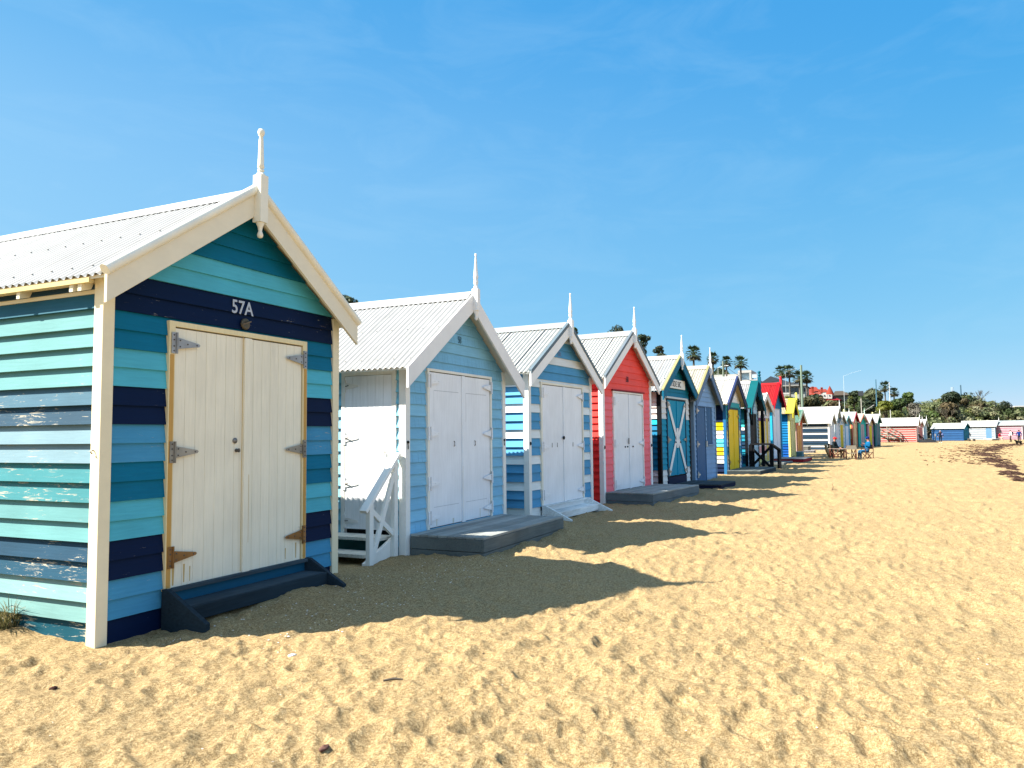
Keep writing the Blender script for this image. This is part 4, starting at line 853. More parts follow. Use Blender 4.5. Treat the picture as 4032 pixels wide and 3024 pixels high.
# ------------------------------------------------------------------ people
SKIN = (.34, .16, .11); SKIN2 = (.58, .34, .27)
def person(label, loc, rz, joints, cols, hat=None, hair=(.1, .08, .06), extra=None, scale=1., group=None):
    """one continuous skinned body; joints: name -> (x,y,z,radius); cols: bone -> colour; local +x is forward"""
    root = empty('person', loc, rz); tag(root, label, 'person', group or 'people on the beach'); root.scale = (scale,)*3
    J = joints
    E_ = [('pelvis', 'waist'), ('waist', 'chest'), ('chest', 'neck'), ('neck', 'head'), ('head', 'crown')]
    for s_ in 'lr':
        E_ += [('chest', 'sh'+s_), ('sh'+s_, 'el'+s_), ('el'+s_, 'wr'+s_), ('wr'+s_, 'pa'+s_), ('pelvis', 'hip'+s_), ('hip'+s_, 'kn'+s_), ('kn'+s_, 'an'+s_), ('an'+s_, 'toe'+s_)]
    names = ['pelvis']+[k for k in J if k != 'pelvis']; idx = {k: i for i, k in enumerate(names)}
    verts = [J[k][:3] for k in names]; rad = [J[k][3] for k in names]; edges = [(idx[a], idx[b]) for a, b in E_]
    for s_ in 'lr':          # five fingers on each palm
        w = Vector(J['wr'+s_][:3]); p = Vector(J['pa'+s_][:3]); d = (p-w).normalized(); sd = d.cross(Vector((0, 0, 1)))
        if sd.length < .1: sd = Vector((0, 1, 0))
        sd.normalize(); dn = d.cross(sd).normalized()
        for k, ln in enumerate((.045, .065, .072, .068, .052)):
            o_ = (k-2)*.02; i0 = len(verts)
            if k == 0: a = p-d*.03+sd*-.045; b_ = a+d*.035-sd*.02+dn*.01
            else: a = p+d*.02+sd*o_; b_ = a+d*ln*.6+dn*.015
            verts += [tuple(a), tuple(b_)]; rad += [.011, .0085]; edges += [(idx['pa'+s_], i0), (i0, i0+1)]; E_ += [('pa'+s_, 'f'), ('f', 'f')]
    me = bpy.data.meshes.new('b'); me.from_pydata(verts, edges, []); o = bpy.data.objects.new('b', me); C.objects.link(o)
    sk = o.modifiers.new('s', 'SKIN'); sk.use_smooth_shade = True
    for i, v_ in enumerate(me.skin_vertices[0].data): v_.radius = (rad[i], rad[i]); v_.use_root = (i == 0)
    ss = o.modifiers.new('u', 'SUBSURF'); ss.levels = 1; ss.render_levels = 1
    dg = bpy.context.evaluated_depsgraph_get(); nm = bpy.data.meshes.new_from_object(o.evaluated_get(dg)); bpy.data.objects.remove(o)
    V = np.array(verts); seg = [(V[a], V[b]) for a, b in edges]
    def colour(p):
        best = 1e9; bn = None
        for (a, b), nm_ in zip(seg, E_):
            d = b-a; t = np.clip((p-a)@d/max(d@d, 1e-9), 0, 1); dd = np.linalg.norm(p-a-d*t)
            if dd < best: best = dd; bn = nm_
        for key in ('|'.join(bn), bn[1], bn[1][:2]):
            if key in cols: return cols[key]
        return SKIN
    at = nm.color_attributes.new('paint', 'FLOAT_COLOR', 'CORNER'); arr = np.zeros((len(nm.loops), 4), np.float32)
    for p in nm.polygons:
        c = colour(np.array(p.center)); arr[p.loop_start:p.loop_start+p.loop_total, :3] = c
    at.data.foreach_set('color', arr.ravel()); nm.name = 'body'; nm.materials.clear(); nm.materials.append(M['cloth'])
    b = bpy.data.objects.new('body', nm); C.objects.link(b); b.parent = root
    h = Vector(J['head'][:3]); m = MB(); fx = J.get('face', (1, 0, 0)); fx = Vector(fx).normalized() if 'face' in J else Vector((1, 0, 0)); sy = Vector((0, 0, 1)).cross(fx)
    m.ball(tuple(h+fx*.105+Vector((0, 0, -.005))), .018, 6, 4, SKIN, (1, .8, 1.3))
    for s_ in (-1, 1):
        m.ball(tuple(h+fx*.09+sy*.034*s_+Vector((0, 0, .025))), .011, 6, 4, (.04, .03, .02)); m.ball(tuple(h+sy*.088*s_+Vector((0, 0, .0))), .022, 6, 4, SKIN, (.7, .4, 1.2))
    m.box(*(sorted((h.x+fx.x*.09-.012, h.x+fx.x*.09+.012))+sorted((h.y+fx.y*.09-.02, h.y+fx.y*.09+.02))+[h.z-.05, h.z-.04]), (.35, .12, .1))
    m.build('face', M['skin'], b)
    if hat:
        m = MB(); c, kind = hat
        m.ball(tuple(h+Vector((0, 0, .055))-fx*.012), .115, 14, 8, c, (1.05, .95, .72 if kind == 'cap' else .85))
        if kind == 'cap': m.prism([tuple((h+fx*.07+sy*.08*a)[:2]) for a in (-1, 1)]+[tuple((h+fx*.19+sy*.06*a)[:2]) for a in (1, -1)], 'z', h.z+.045, h.z+.06, c)
        m.build('cap' if kind == 'cap' else 'beanie', M['cloth'], root)
    else:
        m = MB(); m.ball(tuple(h+Vector((0, 0, .04))-fx*.02), .108, 12, 8, hair, (1, .95, .85)); m.build('hair', M['cloth'], root)
    if extra: extra(root)
    return root
def seated(lean=0., arms='lap', cross=False):
    J = dict(pelvis=(0, 0, .52, .15), waist=(-.03-lean*.2, 0, .70, .15), chest=(-.06-lean*.5, 0, .95, .16), neck=(-.05-lean*.6, 0, 1.13, .06), head=(-.0-lean*.6, 0, 1.26, .088), crown=(-.01-lean*.6, 0, 1.33, .075))
    for s_, k in (('l', 1), ('r', -1)):
        J['sh'+s_] = (-.06-lean*.5, .19*k, 1.03, .072); J['el'+s_] = (.0-lean*.2, .27*k, .78, .055); J['hip'+s_] = (.05, .10*k, .50, .105); J['kn'+s_] = (.45, .13*k, .53, .075); J['an'+s_] = (.46, .13*k, .10, .05); J['toe'+s_] = (.62, .14*k, .05, .042)
        if arms == 'lap': J['wr'+s_] = (.24, .09*k, .70, .036); J['pa'+s_] = (.31, .05*k, .68, .034)
        else: J['wr'+s_] = (.20, .12*k, .90+.05*k, .036); J['pa'+s_] = (.27, .08*k, .95+.05*k, .034)
    if cross: J['knr'] = (.42, -.02, .64, .075); J['anr'] = (.62, .16, .38, .05); J['toer'] = (.76, .18, .34, .042); J['anl'] = (.40, .13, .10, .05)
    return J
def standing(stride=0., arm=.1, lean=0.):
    J = dict(pelvis=(0, 0, .95, .14), waist=(.01, 0, 1.1, .14), chest=(.02+lean, 0, 1.33, .155), neck=(.02+lean, 0, 1.50, .058), head=(.04+lean, 0, 1.61, .088), crown=(.03+lean, 0, 1.69, .075))
    for s_, k in (('l', 1), ('r', -1)):
        f = stride*k
        J['sh'+s_] = (.01+lean, .19*k, 1.42, .07); J['el'+s_] = (-.02-f*.4, (.25+arm*.3)*k, 1.14, .052); J['wr'+s_] = (.08-f*.6, (.25+arm*.2)*k, .92, .036); J['pa'+s_] = (.11-f*.6, (.24+arm*.2)*k, .85, .034)
        J['hip'+s_] = (.0, .10*k, .90, .11); J['kn'+s_] = (.06+f*.5, .11*k, .50, .075); J['an'+s_] = (-.02+f, .11*k, .09, .05); J['toe'+s_] = (.13+f, .13*k, .045, .042)
    return J
def clothes(top, legs, shoes, hands=SKIN, sleeve=True):
    c = {'waist': top, 'chest': top, 'sh': top, 'el': top, 'wr': top if sleeve else SKIN, 'pa': hands, 'f': SKIN, 'hi': legs, 'kn': legs, 'an': legs, 'to': shoes, 'neck': SKIN, 'head': SKIN, 'crown': SKIN, 'chest|neck': top}
    for s_ in 'lr': c['pelvis|hip'+s_] = legs; c['chest|sh'+s_] = top
    return c
def facing(dx, dy): return math.atan2(dy, dx)
pr_ = ground(3293, 1806); pb_ = ground(3415, 1808)
DENIM = (.022, .085, .17)
pA = (pr_[0], pr_[1], -.02); pB = (pb_[0], pb_[1], -.02)
person('person in a red cap and dark jumper sitting with crossed legs in a folding chair', pA, facing(-.35, -1), seated(.05, 'lap', True), clothes((.012, .018, .02), (.10, .10, .085), (.05, .045, .04)), hat=((.42, .025, .03), 'cap'))
person('person in blue jacket, jeans and blue cap sitting at the folding table', pB, facing(-.45, .9), seated(.08, 'up'), clothes((.006, .085, .20), DENIM, (.20, .16, .12)), hat=((.006, .02, .13), 'beanie'))
# director's chairs and table
WOODC = (.11, .035, .022); CANV = (.20, .18, .145)
def dchair(label, loc, rz):
    r = empty('folding_chair', loc, rz); tag(r, label, 'chair', 'folding furniture on the sand')
    for y in (-.27, .27):
        for (a, b) in (((-.22, y, 0), (.22, y, .45)), ((.22, y, 0), (-.22, y, .45))):
            m = MB(); m.bar(a, b, .03, .035, WOODC); m.build('leg', M['plain'], r)
        m = MB(); m.bar((-.24, y, 0), (-.26, y, .92), .03, .035, WOODC); m.bar((.22, y, 0), (.22, y, .66), .03, .035, WOODC); m.bar((-.26, y, .66), (.26, y, .66), .05, .03, WOODC); m.bar((-.24, y, .03), (.24, y, .03), .03, .04, WOODC); m.build('arm_frame', M['plain'], r)
    m = MB(); m.box(-.24, .24, -.27, .27, .42, .45, CANV); m.build('seat', M['cloth'], r)
    m = MB(); m.box(-.275, -.255, -.29, .29, .66, .90, CANV); m.build('backrest', M['cloth'], r)
dchair('folding canvas chair under the person with the red cap', (pA[0], pA[1], -.02), facing(-.35, -1))
dchair('folding canvas chair under the person in the blue jacket', (pB[0], pB[1], -.02), facing(-.45, .9))
pc_ = ground(3352, 1812); dchair('empty folding chair with a pale canvas back between the two sitters', (pc_[0], pc_[1], -.02), facing(1, .12))
pt_ = ground(3318, 1809)
r = empty('folding_table', (pt_[0], pt_[1], -.02), facing(.45, -1)); tag(r, 'low folding table with crossed brown legs in front of the red cap', 'table', 'folding furniture on the sand')
m = MB(); m.box(-.75, .75, -.3, .3, .66, .69, (.30, .22, .17)); m.build('tabletop', M['plain'], r, .004)
for x in (-.68, .0, .68):
    for y in (-.26, .26):
        m = MB(); m.bar((x, y, 0), (x, y, .66), .04, .04, WOODC); m.build('leg', M['plain'], r)
    m = MB(); m.bar((x, -.26, .05), (x, .26, .62), .03, .03, WOODC); m.bar((x, .26, .05), (x, -.26, .62), .03, .03, WOODC); m.build('cross_brace', M['plain'], r)
for (px, lb, h) in ((3264, 'folded pale canvas roll leaning at the left of the sitters', .92), (3277, 'dark canvas bag standing beside the pale roll and the red cap sitter', .95)):
    p = ground(px, 1804); o = empty('canvas_bag', (p[0], p[1], -.03), .4); tag(o, lb, 'bag', 'folding furniture on the sand')
    m = MB(); dk = h > .93; c1 = (.06, .055, .04) if dk else (.26, .22, .15)
    for k in range(3): m.tube([(-.12+.13*k, -.16, 0), (.02+.09*k, .05, h*.55), (.16+.05*k, .12, h)], [.085, .09, .06], 8, jit(c1, .2))
    m.build('canvas', M['cloth'], o)
    m = MB(); m.bar((-.05, -.1, 0), (.28, .1, h+.02), .025, .025, (.6, .54, .42)); m.build('pole', M['plain'], o)
# walkers
w_ = ground(3704, 1743); BLK = (.012, .014, .022)
def ball_arm(root):
    m = MB(); m.ball((.16, .26, 1.18), .13, 12, 8, (.12, .14, .30)); m.build('bundle', M['cloth'], root)
person('person all in black with white shoes walking towards the camera with a bundle', (w_[0], w_[1], -.02), facing(-1, .1), standing(.14, .35), clothes(BLK, BLK, (.75, .75, .75)), hair=(.25, .25, .27), extra=ball_arm, scale=1.03)
w_ = ground(3981, 1741)
def pack(root):
    m = MB(); m.box(-.30, -.12, -.16, .16, 1.05, 1.48, (.02, .02, .025)); m.build('backpack', M['cloth'], root, .04)
person('person in a white top and dark trousers carrying a black backpack', (w_[0], w_[1], -.02), facing(-.1, 1), standing(.12, .3), clothes((.7, .68, .7), (.05, .035, .03), (.03, .03, .03)), hair=(.15, .12, .1), extra=pack)
w_ = ground(4014, 1743)
person('person in a blue coat and dark leggings standing by the dog', (w_[0], w_[1], -.02), facing(-.9, .3), standing(.16, .2), clothes((.006, .025, .13), (.02, .02, .03), (.3, .25, .2)), hair=(.03, .025, .02))
bn_ = at_x(3936, 1736, 152.)
person('person in a red top sitting on the edge of the low white platform', (bn_[0], bn_[1], .0), facing(-.6, -.8), seated(-.25, 'lap'), clothes((.38, .012, .03), (.6, .38, .3), (.5, .4, .3)), hair=(.05, .03, .02))
bk_ = at_x(3622, 1727, 131.)
person('person dressed in black sitting in front of the narrow red doored box', (bk_[0], bk_[1], .2), facing(.2, -1), seated(.1, 'lap'), clothes((.01, .01, .012), (.012, .012, .015), (.02, .02, .02)), hair=(.01, .01, .01))
# dog
dg_ = ground(4012, 1754); r = empty('dog', (dg_[0], dg_[1], -.02), facing(-.6, 1)); tag(r, 'small black dog on the seaweed in front of the person in the blue coat', 'dog')
vs = [(-.25, 0, .40, .10), (0, 0, .41, .11), (.22, 0, .42, .13), (.36, 0, .55, .07), (.45, 0, .62, .075), (.56, 0, .58, .035), (-.42, 0, .52, .02)]
ed = [(0, 1), (1, 2), (2, 3), (3, 4), (4, 5), (0, 6)]
for y in (-.08, .08):
    i = len(vs); vs += [(.24, y, .28, .05), (.23, y, .14, .032), (.25, y, .02, .03)]; ed += [(2, i), (i, i+1), (i+1, i+2)]
    i = len(vs); vs += [(-.22, y, .30, .07), (-.32, y, .17, .035), (-.27, y, .02, .03)]; ed += [(0, i), (i, i+1), (i+1, i+2)]
me = bpy.data.meshes.new('b'); me.from_pydata([v_[:3] for v_ in vs], ed, []); o = bpy.data.objects.new('b', me); C.objects.link(o); o.modifiers.new('s', 'SKIN'); o.modifiers.new('u', 'SUBSURF').render_levels = 1
for i, v_ in enumerate(me.skin_vertices[0].data): v_.radius = (vs[i][3],)*2; v_.use_root = i == 0
nm = bpy.data.meshes.new_from_object(o.evaluated_get(bpy.context.evaluated_depsgraph_get())); bpy.data.objects.remove(o)
at = nm.color_attributes.new('paint', 'FLOAT_COLOR', 'CORNER'); at.data.foreach_set('color', np.tile(np.array([.012, .011, .011, 0], np.float32), len(nm.loops))); nm.name = 'body'; nm.materials.append(M['cloth'])
o = bpy.data.objects.new('body', nm); C.objects.link(o); o.parent = r
m = MB()
for y in (-.06, .06): m.tube([(.43, y, .66), (.42, y*1.4, .60), (.43, y*1.5, .55)], [.025, .03, .015], 6, (.01, .01, .01))
m.build('ears', M['cloth'], r)
# bench and platform by the blue and white boxes, boulder heap by the red ones
p = ground(3826, 1737); r = empty('bench', (p[0], p[1], 0), D2R(20)); tag(r, 'low grey timber bench in front of the royal blue box', 'bench')
m = MB(); m.box(-.9, .9, -.25, .25, .33, .38, (.24, .21, .17)); m.build('seat', M['deck'], r)
for x in (-.75, .75): m = MB(); m.box(x-.05, x+.05, -.2, .2, -.2, .33, (.16, .14, .12)); m.build('leg', M['deck'], r)
p = at_x(3905, 1733, 154.); r = empty('platform', (p[0], p[1], 0), D2R(-28)); tag(r, 'low white platform in front of the white boarded box', 'deck')
m = MB(); m.box(-1.6, 1.6, -.7, .7, .18, .28, (.66, .62, .54)); m.build('boards', M['deck'], r)
for x in (-1.4, 1.4): m = MB(); m.box(x-.08, x+.08, -.6, .6, -.3, .18, (.4, .36, .3)); m.build('leg', M['deck'], r)
p = ground(3657, 1743, .0); r = MB(); rr = random.Random(3)
o = empty('tarpaulin', (p[0], p[1], 0)); tag(o, 'black tarpaulin heaped on the sand past the narrow blue box', 'tarpaulin')
m = MB(); n_ = 14; V = []; Fc = []
for i in range(n_+1):
    for j in range(9):
        u, w = i/n_*2-1, j/8*2-1; h = max(0, (1-u*u)*(1-w*w))**.6*(.30+.35*math.sin(3*u+1)*math.cos(2*w))+.06*rr.random()
        V.append((u*1.1+.06*rr.random(), w*1.4, h-.08))
for i in range(n_):
    for j in range(8): Fc.append((i*9+j, (i+1)*9+j, (i+1)*9+j+1, i*9+j+1))
m.mesh(V, Fc, (.02, .021, .023)); m.build('sheet', M['cloth'], o)
p = ground(3624, 1741); o = empty('ramp', (p[0], p[1], 0), D2R(-12)); tag(o, 'grey concrete ramp sloping down before the narrow red doored box', 'ramp')
m = MB(); m.prism([(-.4, -.2), (1.9, -.2), (1.9, .02), (1.0, .42), (-.4, .42)], 'y', -1.4, 3.5, (.34, .32, .28)); m.build('slab', M['render'], o)

# ------------------------------------------------------------------ vegetation
def leaf_cloud(mb, centres, n, size, cols, rr, flat=.5):
    """leaf-sized faces through the volume of overlapping clumps; each clump has its own tone"""
    tot = sum(c[3]**2 for c in centres)
    for (cx, cy, cz, r_, fz) in centres:
        base = cols[rr.randrange(len(cols))]
        k = int(n*r_*r_/tot)
        for _ in range(k):
            while True:
                d = Vector((rr.uniform(-1, 1), rr.uniform(-1, 1), rr.uniform(-1, 1)))
                if .05 < d.length < 1: break
            q = d.length**.45; d.normalize(); q *= 1+.16*math.sin(d.x*7+cx)*math.sin(d.y*8+cy)*math.cos(d.z*6)
            p = Vector((cx, cy, cz))+Vector((d.x*r_, d.y*r_, d.z*r_*fz))*q
            n_ = (d+Vector((rr.uniform(-1, 1), rr.uniform(-1, 1), rr.uniform(-.3, 1)))*.9).normalized()
            t = n_.cross(Vector((rr.uniform(-1, 1), rr.uniform(-1, 1), rr.uniform(-1, 1)))).normalized(); b = n_.cross(t)
            s_ = size*rr.uniform(.6, 1.4); w = s_*rr.uniform(.35, .6); c = jit(base, .22)
            mb.poly([tuple(p-t*s_), tuple(p+b*w), tuple(p+t*s_), tuple(p-b*w)], c)
def tree(name, label, cat, base, clumps, n, size, cols, seed, trunk=(.12, .09, .06), tr=.12, limbs=True, group=None):
    rr = random.Random(seed); r = empty(name, tuple(base)); tag(r, label, cat, group)
    m = MB()
    top = max(clumps, key=lambda c: c[2]); hub = Vector((0, 0, top[2]*.35))
    m.tube([(0, 0, -.6), (.03, .02, hub.z*.5), tuple(hub)], [tr*1.2, tr, tr*.8], 8, trunk)
    for c in clumps:
        e = Vector(c[:3]); md = hub*.5+e*.5+Vector((rr.uniform(-.1, .1), rr.uniform(-.1, .1), .1)); m.tube([tuple(hub), tuple(md), tuple(e)], [tr*.6, tr*.4, tr*.15], 6, trunk)
    m.build('trunk', M['bark'], r)
    m = MB(); leaf_cloud(m, clumps, n, size, cols, rr); m.build('crown', M['leaf'], r)
    return r
DK = [(.022, .036, .016), (.03, .046, .02), (.016, .026, .013)]; SAGE = [(.165, .185, .09), (.125, .15, .07), (.20, .20, .115), (.085, .105, .045)]
OLIVE = [(.095, .11, .028), (.055, .07, .02), (.10, .11, .03)]; BROWN = [(.10, .075, .035), (.075, .06, .028), (.06, .06, .026)]; LIME = [(.14, .16, .015), (.11, .13, .012), (.16, .165, .03)]; MIDG = [(.045, .075, .018), (.06, .095, .022), (.035, .055, .016)]
def clumps_of(w, h, d, k, seed, r0=.6, z0=0.):
    rr = random.Random(seed); out = []
    for _ in range(k):
        a = rr.uniform(0, 6.28); q = rr.random()**.6; z = rr.random()
        out.append((math.cos(a)*q*w*(1-.5*z), math.sin(a)*q*d*(1-.5*z), z0+h*(.15+.7*z), r0*rr.uniform(.7, 1.25)*min(w, h*.8), rr.uniform(.6, .85)))
    return out
def tree_px(name, label, cat, px, py_top, x=None, y=None, wpx=40, hpx=None, k=10, n=2500, size=.12, cols=DK, seed=1, fill=1., **kw):
    """a tree whose crown top stands on the bearing of the given column, at real distance x (or y)"""
    p = at_x(px, py_top, x) if x else at_y(px, py_top, y)
    dist = math.hypot(p[0], p[1])*math.cos(math.atan2(p[1], p[0])-D2R(25)); w = wpx*dist/F
    zb_ = float(bank(np.array(p[0]), np.array(p[1]))) if toe_dist(np.array([p[0]]), np.array([p[1]]))[0] > 0 else 0.
    h = p[2]-zb_; ch = min(h, (hpx*dist/F) if hpx else h)
    cl = clumps_of(w*.62, ch*.88, w*.62, k, seed)
    up_ = h-max(c[2]+c[3]*c[4]*.93 for c in cl)       # the crown's highest leaves reach the top
    cl = [(c[0], c[1], c[2]+up_, c[3], c[4]) for c in cl]
    return tree(name, label, cat, (p[0], p[1], zb_), cl, n, size, cols, seed, **kw)
tree_px('tree', 'dark shrub tree with upright shoots behind the pale blue shingled box', 'tree', 1362, 1160, y=15.5, wpx=75, hpx=230, k=16, n=3200, size=.07, cols=MIDG+OLIVE+DK, seed=3)
tree_px('tree', 'low bush top showing over the ridge of the pale blue box', 'tree', 1432, 1196, y=16.5, wpx=38, hpx=120, k=8, n=900, size=.07, cols=MIDG, seed=4)
tree_px('tree', 'dark shrub showing right of the finial of the blue and white box', 'tree', 2258, 1290, y=21, wpx=30, hpx=120, k=9, n=900, size=.10, cols=DK+MIDG, seed=5)
tree_px('tree', 'thin feathery treetop over the ridge of the coral red box', 'tree', 2424, 1280, y=24, wpx=52, hpx=110, k=9, n=700, size=.10, cols=DK, seed=6)
tree_px('tree', 'tall dark she-oak just right of the coral red gable', 'tree', 2530, 1318, y=24, wpx=48, hpx=150, k=14, n=1900, size=.14, cols=DK, seed=8)
tree_px('tree', 'rounded dark treetop above the ridge of the turquoise box', 'tree', 2598, 1360, y=25, wpx=44, hpx=110, k=12, n=2000, size=.14, cols=[(.035, .035, .018), (.03, .04, .018), (.045, .04, .022)], seed=9)
tree_px('tree', 'small dark tree peeping out right of the turquoise gable finial', 'tree', 2688, 1400, y=26, wpx=10, hpx=60, k=6, n=350, size=.14, cols=DK, seed=10)
tree_px('bush', 'long low treetop behind the white terraced house', 'tree', 2842, 1450, x=185, wpx=62, hpx=60, k=12, n=1500, size=.5, cols=OLIVE+DK, seed=11)
# fan palms
def palm_mesh(seed, h, cr_, dead=True):
    rr = random.Random(seed); t = MB(); PT = (.13, .115, .095)
    t.tube([(0, 0, -1), (.04, .02, h*.5), (0, 0, h)], [.19, .13, .12], 8, PT)
    c = MB()
    def fan(dirv, L_, col, droop):
        d = Vector(dirv).normalized(); o = Vector((0, 0, h)); mid = o+d*L_*.55-Vector((0, 0, droop*.12)); sd = d.cross(Vector((0, 0, 1)))
        if sd.length < .1: sd = Vector((1, 0, 0))
        sd.normalize(); up = sd.cross(d)
        c.tube([tuple(o), tuple(mid)], [.035, .02], 4, col, cap=False)
        for k in range(-5, 6):
            a = k/5*1.05; v_ = d*math.cos(a)+sd*math.sin(a); l_ = L_*.55*(1-.1*abs(k)/5)*rr.uniform(.85, 1.1)
            e = mid+v_*l_+up*.05-Vector((0, 0, droop*.35*rr.uniform(.7, 1.3))); q = sd*math.cos(a)-d*math.sin(a); mm_ = mid+v_*l_*.55
            cc = jit(col, .25)
            c.poly([tuple(mid), tuple(mm_+q*.055), tuple(e), tuple(mm_-q*.055)], cc)
    for i in range(34):
        a = i*2.399; rr_ = rr.uniform(.8, 1.1)
        e = -.80+2.1*(i/34)
        fan((math.cos(a)*math.cos(e), math.sin(a)*math.cos(e), math.sin(e)), cr_*rr_*1.12, (.03, .052, .022) if i > 7 else (.07, .065, .03), .6 if e < .6 else .15)
    if dead:
        for i in range(26):
            a = i*2.399; e = -1.25+rr.uniform(-.15, .25); fan((math.cos(a)*math.cos(e), math.sin(a)*math.cos(e), math.sin(e)), cr_*rr.uniform(.5, .8), (.10, .075, .045), .3)
    return t, c
def palm(label, px, py_c, x, cr_px, seed, base_z=None):
    p = at_x(px, py_c, x); dist = x*1.05; zb_ = float(bank(np.array(p[0]), np.array(p[1]))); h = p[2]-zb_
    r = empty('palm_tree', (p[0], p[1], zb_), seed*.7); tag(r, label, 'palm tree', 'fan palms on the bank')
    t, c = palm_mesh(seed, h, cr_px*dist/F); t.build('trunk', M['bark'], r); c.build('crown', M['leaf'], r)
for a in (('leftmost and tallest fan palm, above the blue-grey box', 2731, 1392, 95, 31, 1), ('fan palm with a ragged skirt behind the finial of the blue-grey box', 2807, 1410, 112, 25, 2), ('fan palm crossed by a power pole, above the yellow doored box', 2860, 1425, 125, 23, 3), ('fan palm rising before the white terraced house', 2916, 1427, 118, 27, 4), ('left fan palm of the close pair above the red roofed box', 3076, 1465, 118, 25, 5), ('right fan palm of the close pair above the red roofed box', 3107, 1464, 120, 25, 6), ('fan palm half hidden behind the greenish power pole', 3147, 1487, 128, 25, 7), ('fan palm just right of the greenish power pole', 3176, 1487, 130, 24, 8)): palm(*a)
for a in (('short bushy palm standing out of the bank scrub', 3484, 1524, 172, 20, 9), ('smaller spiky palm on the right of the bushy palm', 3520, 1545, 172, 17, 10)): palm(*a)
# trees and shrubs of the bank that one can tell apart
T = [('shrub', 'dark brown rounded shrub right of the greenish power pole', 3205, 1552, 108, 62, 55, 14, 2600, .26, BROWN+DK, 31),
     ('shrub', 'green hedge below the grey roofed house', 3100, 1560, 108, 70, 45, 14, 2200, .26, OLIVE+MIDG, 32),
     ('shrub', 'dusky shrub below the red tiled house', 3275, 1578, 112, 60, 40, 12, 1900, .26, BROWN+SAGE, 33),
     ('tree', 'dark pine top on the skyline left of the lamp post arm', 3362, 1540, 158, 28, 60, 10, 1500, .3, DK+OLIVE, 34),
     ('tree', 'broad grey-green tree on the skyline left of the bushy palm', 3437, 1530, 164, 55, 70, 16, 3200, .32, [(.07, .085, .04), (.055, .07, .035), (.04, .05, .025)], 35),
     ('tree', 'shadowy dark tree under the broad grey-green one', 3420, 1572, 150, 50, 45, 12, 2200, .3, DK, 36),
     ('shrub', 'yellow-green rounded shrub above the end of the far row', 3482, 1580, 138, 44, 32, 12, 2600, .24, LIME, 37),
     ('tree', 'deep green tree right of the small palm', 3545, 1567, 165, 45, 50, 12, 2300, .3, MIDG+DK, 38),
     ('tree', 'bright green peaked tree on the skyline before the dip', 3573, 1546, 172, 32, 55, 14, 2400, .3, MIDG+LIME[:1], 39),
     ('tree', 'grey leafless looking tree with pale forked trunk above the red striped box', 3600, 1588, 158, 40, 60, 12, 1300, .26, [(.10, .095, .075), (.075, .075, .055)], 40),
     ('tree', 'dark dome shaped tree on the hilltop', 3745, 1543, 186, 45, 40, 18, 4200, .33, DK+[(.04, .05, .03)], 41),
     ('tree', 'brown twiggy tree under the dome shaped tree', 3720, 1585, 178, 60, 60, 14, 2200, .3, BROWN+[(.05, .055, .03)], 42),
     ('shrub', 'dark crest of shrubs right of the dome shaped tree', 3800, 1558, 196, 50, 30, 12, 2000, .34, BROWN+OLIVE, 43),
     ('shrub', 'rust tinted shrub on the right slope of the hill', 3850, 1580, 190, 60, 32, 12, 2200, .34, BROWN+[(.11, .075, .03)], 44),
     ('shrub', 'rounded green shrub right above the pink and white box', 3985, 1612, 192, 45, 35, 10, 2000, .32, MIDG+SAGE, 45),
     ('shrub', 'silvery shrub above the white boarded box', 3905, 1622, 186, 50, 30, 12, 2200, .3, SAGE, 46)]
for (nm_, lb, px, py, x, w, h, k, n, sz, cols, sd) in T:
    tree_px(nm_, lb, 'tree' if nm_ == 'tree' else 'shrub', px, py, x=x, wpx=w, hpx=h, k=k, n=n, size=sz, cols=cols, seed=sd, tr=.16)
def bare_tree(label, px, py_top, x, hpx, spread, seed, col, leaves=0, depth=5):
    rr = random.Random(seed); p = at_x(px, py_top, x); dist = x*1.08; h = hpx*dist/F; zb_ = p[2]-h
    r = empty('bare_tree', (p[0], p[1], zb_)); tag(r, label, 'tree'); m = MB(); tips = []
    def grow(a, d, l, rad, lv):
        b = a+d*l; m.tube([tuple(a), tuple((a+b)/2+Vector((rr.uniform(-1, 1), rr.uniform(-1, 1), 0))*l*.06), tuple(b)], [rad, rad*.85, rad*.7], 5, col, cap=False)
        if lv == 0: tips.append(b); return
        for _ in range(rr.choice((2, 3)) if lv < depth else 3):
            nd = (d+Vector((rr.uniform(-1, 1), rr.uniform(-1, 1), rr.uniform(-.2, .7)))*spread).normalized(); grow(b, nd, l*rr.uniform(.62, .85), rad*.66, lv-1)
    grow(Vector((0, 0, -.5)), Vector((0, 0, 1)), h*.30, h*.025, depth); m.build('branches', M['bark'], r)
    return r
bare_tree('leafless tree with a fan of grey twigs on the hill skyline', 3852, 1522, 196, 72, .62, 3, (.10, .10, .10))
bare_tree('small leafless tree far right on the hill skyline', 3914, 1566, 200, 30, .55, 5, (.13, .13, .13), depth=4)
bare_tree('dead tree with bare dark limbs above the royal blue box', 3735, 1590, 166, 75, .6, 8, (.10, .085, .065))
bare_tree('pale forked bare trunk above the red and white striped box', 3604, 1592, 150, 48, .7, 9, (.30, .28, .24))
